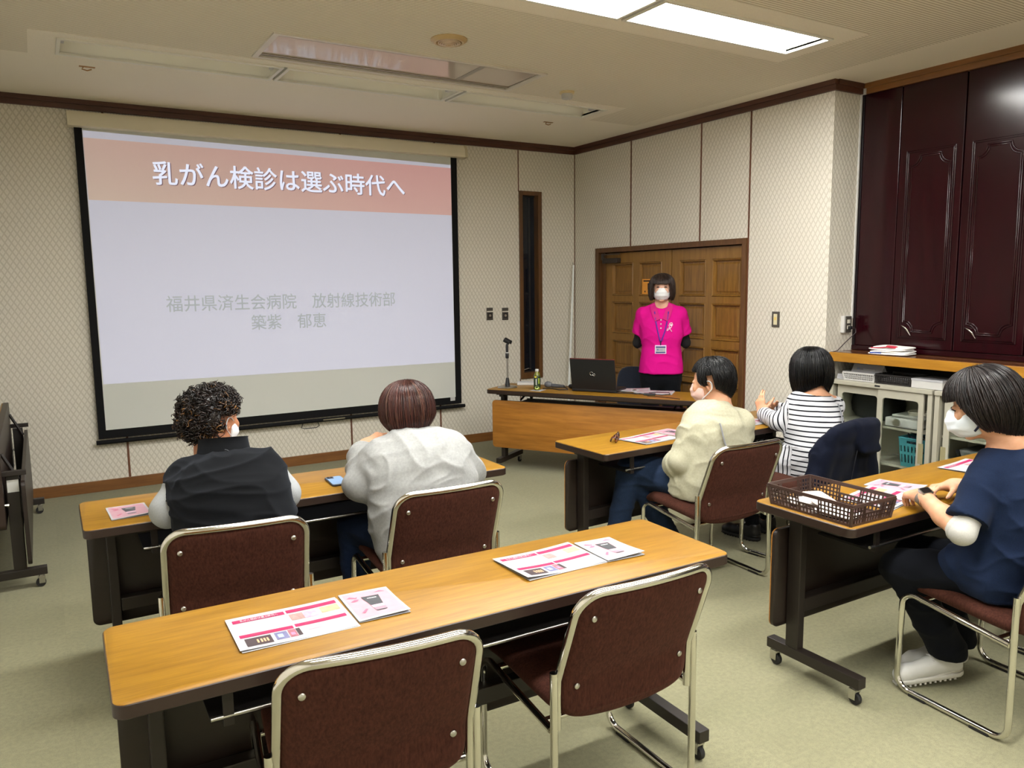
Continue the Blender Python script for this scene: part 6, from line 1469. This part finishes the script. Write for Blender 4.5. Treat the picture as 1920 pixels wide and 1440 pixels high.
    for q in (-1, 1):
        MB().tube([tuple(hc+R@V3(q*(.018+.010*i), .0935-.0016*i*i*.6, .012+.003*math.sin(i/4*PI)-.0015*i)-base) for i in range(5)], .0024, 6).build('eyelashes', EYE, p, smooth=60)
    # lanyard at the nape
    nk = V3(J['neck']); MB().tube([tuple(nk+V3(.062*math.cos(t), -.012+.066*math.sin(t), .018-.030*math.sin(t))-base) for t in np.linspace(PI*.85, PI*2.15, 18)], .005, 6).build('lanyard', plain('taupe_ribbon', (150, 134, 116), .7), p, smooth=60)
    H = dict(rx=.116, ry=.128, rz=.118, c=(0, -.014, .018), zb=bob_zb(-.172, -.118, .022, 2.02, .34), flare=.06, tuck=.50)
    make_hair(p, base, J['head'], R, H, hair_mat('dark_brown_bob', (10, 7, 7), (30, 21, 19), .38, .38), n=3000, seed=33, wave=.004, rough_tip=.10)
    return p
# --- F: the speaker in pink
def person_pink():
    X = V3(-.743, .669, 0); Yf = V3(-.669, -.743, 0); O = V3(4.535, 5.03, 0); base = O.copy(); U = V3(0, 0, 1)
    W = lambda x, y, z: tuple(O+X*x+Yf*y+U*z)
    J = dict(nk=.9, head=W(0, .03, 1.520), neck=W(0, .0, 1.375), shL=W(-.150, -.01, 1.305), shR=W(.150, -.01, 1.305), elL=W(-.205, -.085, 1.055), elR=W(.200, -.085, 1.055), wrL=W(-.07, -.185, .905), wrR=W(.07, -.185, .905),
             hipL=W(-.085, 0, .80), hipR=W(.085, 0, .80), kneeL=W(-.09, .01, .45), kneeR=W(.09, .01, .45), ankL=W(-.09, -.01, .09), ankR=W(.09, -.01, .09), toeL=W(-.10, .12, .03), toeR=W(.10, .12, .03), hs=.94)
    J['handL'] = (X*.8-U*.4, Yf*-.9, 1); J['handR'] = (-X*.8-U*.4, Yf*-.9, -1)
    st = [(W(0, 0, .78), .155, .105), (W(0, 0, .90), .145, .100), (W(0, 0, 1.03), .128, .092), (W(0, .01, 1.16), .145, .100), (W(0, 0, 1.27), .140, .090), (W(0, -.005, 1.335), .085, .062)]
    R = head_frame(138, 2, 0); p = body(J, R, st, label='person standing before the wooden door in a bright pink polo shirt, masked', base=base, X=X, skin=SKP, h=.0055, fat=.88)
    F = Field(.0055); F.tube([(W(0, 0, .815), .170, .120)]+[(q, w+.004, d) for q, w, d in st[1:]], X, k=.05, grow=.014)
    for s in 'LR':
        F.cap(V3(J['neck'])+V3(0, 0, -.045), J['sh'+s], .046, .056, k=.04); a, b = V3(J['sh'+s]), V3(J['el'+s]); e = a+(b-a)*.66; F.cap(a, e+(b-a)*.2, .060, .072, k=.02, clip=[(e, unit(b-a))])
    F.cut((0, 0, .805), (0, 0, -1)); F.ell(V3(J['neck'])+Yf*.045+V3(0, 0, .022), (.058, .058, .05), k=.01, op='s')
    pk = CLOTH('hot_pink_pique', (196, 7, 120), (214, 22, 140), scale=400, sheen=.0); shirt = cloth('pink_polo', F, pk, p, base, X, .009, [(J['shL'], J['elL'], .075), (J['shR'], J['elR'], .075)], 18, armf=10, fz=7, fx=5, diag=.4)
    pkd = plain('pink_collar', (186, 8, 110), .8)
    _n = len(shirt.data.vertices); _c = np.zeros(_n*3); shirt.data.vertices.foreach_get('co', _c); _c = _c.reshape(-1, 3); _x, _y, _z = _c@X, _c@Yf, _c[:, 2]
    def front(x, z, lift=.0): # a point on the chest of the shirt
        m = (np.hypot(_x-x, _z-z) < .014) & (_y > 0); y = _y[m].max() if m.any() else .09
        return O+X*x+Yf*(y+lift*.35)+U*z
    for s in (-1, 1):
        def onto(x, y, z, up_=.007):
            m = (np.hypot(_x-x, _z-z) < .012) & (_y > -.03); return O+X*x+Yf*(max(y, (_y[m].max() if m.any() else -1)+up_))+U*z
        ie = [(.008, .09, 1.272), (.026, .088, 1.320), (.042, .070, 1.362), (.054, .038, 1.392), (.058, .0, 1.408)]; oe = [(.052, .09, 1.250), (.074, .085, 1.296), (.088, .065, 1.340), (.092, .035, 1.372), (.086, .0, 1.388)]
        pin = [onto(s*x, y, z, .008) for x, y, z in ie]; pout = [onto(s*x, y, z, .010) for x, y, z in oe]; n = 5
        vs = [tuple(v-base) for v in pin+pout]+[tuple(v-Yf*.006-U*.002-base) for v in pin+pout]; fs = []
        for q in range(n-1): fs += [(q, q+1, n+q+1, n+q), (2*n+q, 3*n+q, 3*n+q+1, 2*n+q+1), (n+q, n+q+1, 3*n+q+1, 3*n+q), (q+1, q, 2*n+q, 2*n+q+1)]
        fs += [(0, n, 3*n, 2*n)]; MB().add(vs, fs).build('collar_leaf', pkd, shirt)
    MB().tube([tuple(O+X*(.066*math.cos(t))+Yf*(-.005+.056*math.sin(t))+U*(1.398+.012*-math.sin(t))-base) for t in np.linspace(PI*.95, PI*2.05, 14)], .012, 6).build('collar_stand', pkd, shirt, smooth=60)
    for z in (1.262, 1.228, 1.194): MB().lathe([(.0065, 0), (.006, .003)], (0, 0, 0), 10, 1).build('button', MT['white'], shirt, loc=tuple(front(.004, z, .006)-base), rot=(0, 0, math.radians(138)))
    # white ribbon emblem on the left chest
    w_ = plain('white_print', (246, 214, 234), .7); rib = [(-.086, 1.165), (-.072, 1.185), (-.062, 1.215), (-.070, 1.235), (-.086, 1.238), (-.092, 1.222), (-.080, 1.200), (-.060, 1.182), (-.046, 1.172)]
    MB().tube([tuple(front(x, z, .010)-base) for x, z in rib], .0034, 6).build('ribbon_emblem', w_, shirt, smooth=60)
    MB().tube([tuple(front(x, z, .010)-base) for x, z in ((-.046, 1.172), (-.052, 1.190), (-.072, 1.200))], .003, 6).build('ribbon_tail', w_, shirt, smooth=60)
    MB().add([tuple(front(-.079+.009*math.cos(t), 1.219+.009*math.sin(t), .012)-base) for t in np.linspace(0, 2*PI, 13)[:-1]], [tuple(range(12))]).build('emblem_dot', w_, shirt)
    F = Field(.0055)
    for s in 'LR': a, b, c = V3(J['sh'+s]), V3(J['el'+s]), V3(J['wr'+s]); e = b+(c-b)*.12; F.cap(a+(b-a)*.4, b, .046, .041, k=.01); F.cap(b, e+(c-b)*.2, .042, .039, k=.02, clip=[(e, unit(c-b))])
    cloth('black_undersleeves', F, plain('black_knit', (16, 15, 18), .9), p, base, X, .002, (), 2)
    F = Field(.0065); legs(F, J, .084, .064, .052, .006); F.tube(st[:2], X, k=.04, grow=.004); F.cut((0, 0, .07), (0, 0, -1)); cloth('black_trousers', F, DARKP, p, base, X, .005, (), 20)
    for s in 'LR': shoe(p, base, V3(J['ank'+s])-Yf*.06+V3(0, 0, -.09), V3(J['toe'+s])+Yf*.05+V3(0, 0, -.03), MT['black'], MT['rubber'], MT['black'])
    mask_on(p, base, J, R, MASKW, MASKW, s=.94)
    pur = plain('purple_ribbon', (92, 34, 150), .6)
    for s in (-1, 1): MB().tube([tuple(v-base) for v in (O+X*(s*.058)+Yf*.005+U*1.375, front(s*.056, 1.325, .014), front(s*.050, 1.27, .012), front(s*.030, 1.17, .012), front(s*.006+.004, 1.085, .012))], .0056, 6).build('lanyard', pur, p, smooth=60)
    MB().tube([tuple(front(.004, z, .014)-base) for z in (1.09, 1.07, 1.05)], .005, 6).build('lanyard_clip', plain('clip_dark', (40, 30, 70), .5), p)
    def card(x0, x1, z0, z1, l, nm, mat, par): return MB().add([tuple(front(.004, 1.02, l)-base+X*x+U*z) for x, z in ((x0, z0), (x1, z0), (x1, z1), (x0, z1))], [(3, 2, 1, 0)]).build(nm, mat, par)
    bd = MB(); c0 = front(.004, 1.015, .012)-base; vs = [tuple(c0+X*x+U*z+Yf*y) for y in (0, .004) for x, z in ((-.047, -.036), (.047, -.036), (.047, .036), (-.047, .036))]; bd.add(vs, [(3,2,1,0),(4,5,6,7),(0,1,5,4),(1,2,6,5),(2,3,7,6),(3,0,4,7)]); bg = bd.build('name_badge', plain('badge_lilac', (226, 196, 230), .4), p)
    def strip(x0, x1, z0, z1, nm, mat): return MB().add([tuple(c0+X*x+U*z+Yf*.0052) for x, z in ((x0, z0), (x1, z0), (x1, z1), (x0, z1))], [(3, 2, 1, 0)]).build(nm, mat, bg)
    strip(-.040, .040, -.030, .026, 'badge_card', MT['paper']); 
    b2_ = plain('badge_navy', (52, 66, 120), .5)
    def strip2(x0, x1, z0, z1, nm, mat): return MB().add([tuple(c0+X*x+U*z+Yf*.0058) for x, z in ((x0, z0), (x1, z0), (x1, z1), (x0, z1))], [(3, 2, 1, 0)]).build(nm, mat, bg)
    strip2(-.040, .040, .014, .026, 'badge_band', b2_); strip2(-.040, .040, -.030, -.020, 'badge_band', b2_); strip2(-.018, .030, -.006, -.001, 'badge_line', plain('badge_ink', (120, 140, 170), .5)); strip2(.018, .030, -.008, .004, 'badge_mark', plain('badge_mark', (90, 110, 170), .5))
    hc = V3(J['head'])
    for q in (-1, 1):
        F = Field(.003); F.ell(hc+R@V3(q*.031, .085, .017), (.0125, .0085, .0055), R); V, Fc = F.mesh(); np_mesh('eye', V, Fc, EYE, p, base)
        MB().tube([tuple(hc+R@V3(q*(.018+.008*i), .0925-.002*i, .034+.002*math.sin(i/3*PI))-base) for i in range(4)], .002, 5).build('eyebrow', EYE, p)
    H = dict(rx=.106, ry=.112, rz=.106, c=(0, -.012, .020), zb=bob_zb(-.115, -.120, .022, 2.28, .16), flare=.05, tuck=.12)
    make_hair(p, base, J['head'], R, H, hair_mat('brown_bob', (30, 20, 16), (62, 46, 40), .4, .4), n=2000, seed=44, rough_tip=.02, wave=.001)
    return p
people = [f() for f in (person_vest, person_grey, person_cream, person_stripes, person_navy, person_pink)]
# ---------------------------------------------------------------- navy jacket over the chair back of the person in stripes
def jacket():
    base = V3(3.72, 2.93, 0); a = math.radians(8); X = V3(math.cos(a), math.sin(a), 0); Y = V3(-math.sin(a), math.cos(a), 0); L = lambda x, y, z: base+X*x+Y*y+V3(0, 0, z)
    F = Field(.006)
    F.tube([(L(0, -.235, .34), .325, .045), (L(0, -.250, .50), .298, .048), (L(0, -.285, .66), .255, .045), (L(0, -.315, .755), .215, .038), (L(0, -.320, .79), .18, .03)], X, k=.03, pw=2.6)
    F.tube([(L(0, -.175, .42), .25, .018), (L(0, -.235, .66), .235, .02), (L(0, -.285, .775), .20, .025)], X, k=.03, pw=2.6)
    F.ell(L(.075, -.355, .715), (.125, .036, .080), np.stack([X, Y, V3(0, 0, 1)], 1), k=.025); F.cap(L(-.02, -.335, .782), L(.165, -.335, .776), .034, .032, k=.025); F.cap(L(.0, -.372, .655), L(.15, -.372, .650), .022, .022, k=.03)
    F.cap(L(-.225, -.27, .70), L(-.32, -.25, .36), .040, .042, k=.05); F.cap(L(.225, -.27, .70), L(.32, -.25, .36), .042, .044, k=.05)
    F.cap(L(-.21, -.315, .775), L(.21, -.315, .775), .030, .030, k=.02)
    F.cut(L(0, 0, .31), (0, 0, -1)); V, Fc = F.mesh(); N = vnormals(V, Fc); u = (V-base)@X; w = vnoise(np.stack([u*14, V[:, 2]*2.5, np.zeros(len(u))+3.3], 1)); w2 = vnoise(V*9)
    V = V+N*((w-.5)*.022*np.clip((.80-V[:, 2])/.3, .2, 1)+(w2-.5)*.012)[:, None]
    o = np_mesh('jacket', V, Fc, CLOTH('navy_jacket_cloth', (6, 10, 23), (12, 18, 36), scale=350), None, base); o['label'] = 'navy hooded jacket hanging over a chair back behind the person in stripes'; o['category'] = 'jacket'
    tube_np(o, base, [L(-.05, -.315, .33), L(-.04, -.33, .50), L(-.02, -.345, .66)], .0028, 'back_seam', plain('seam_navy', (10, 13, 24), .8))
    return o
jacket()
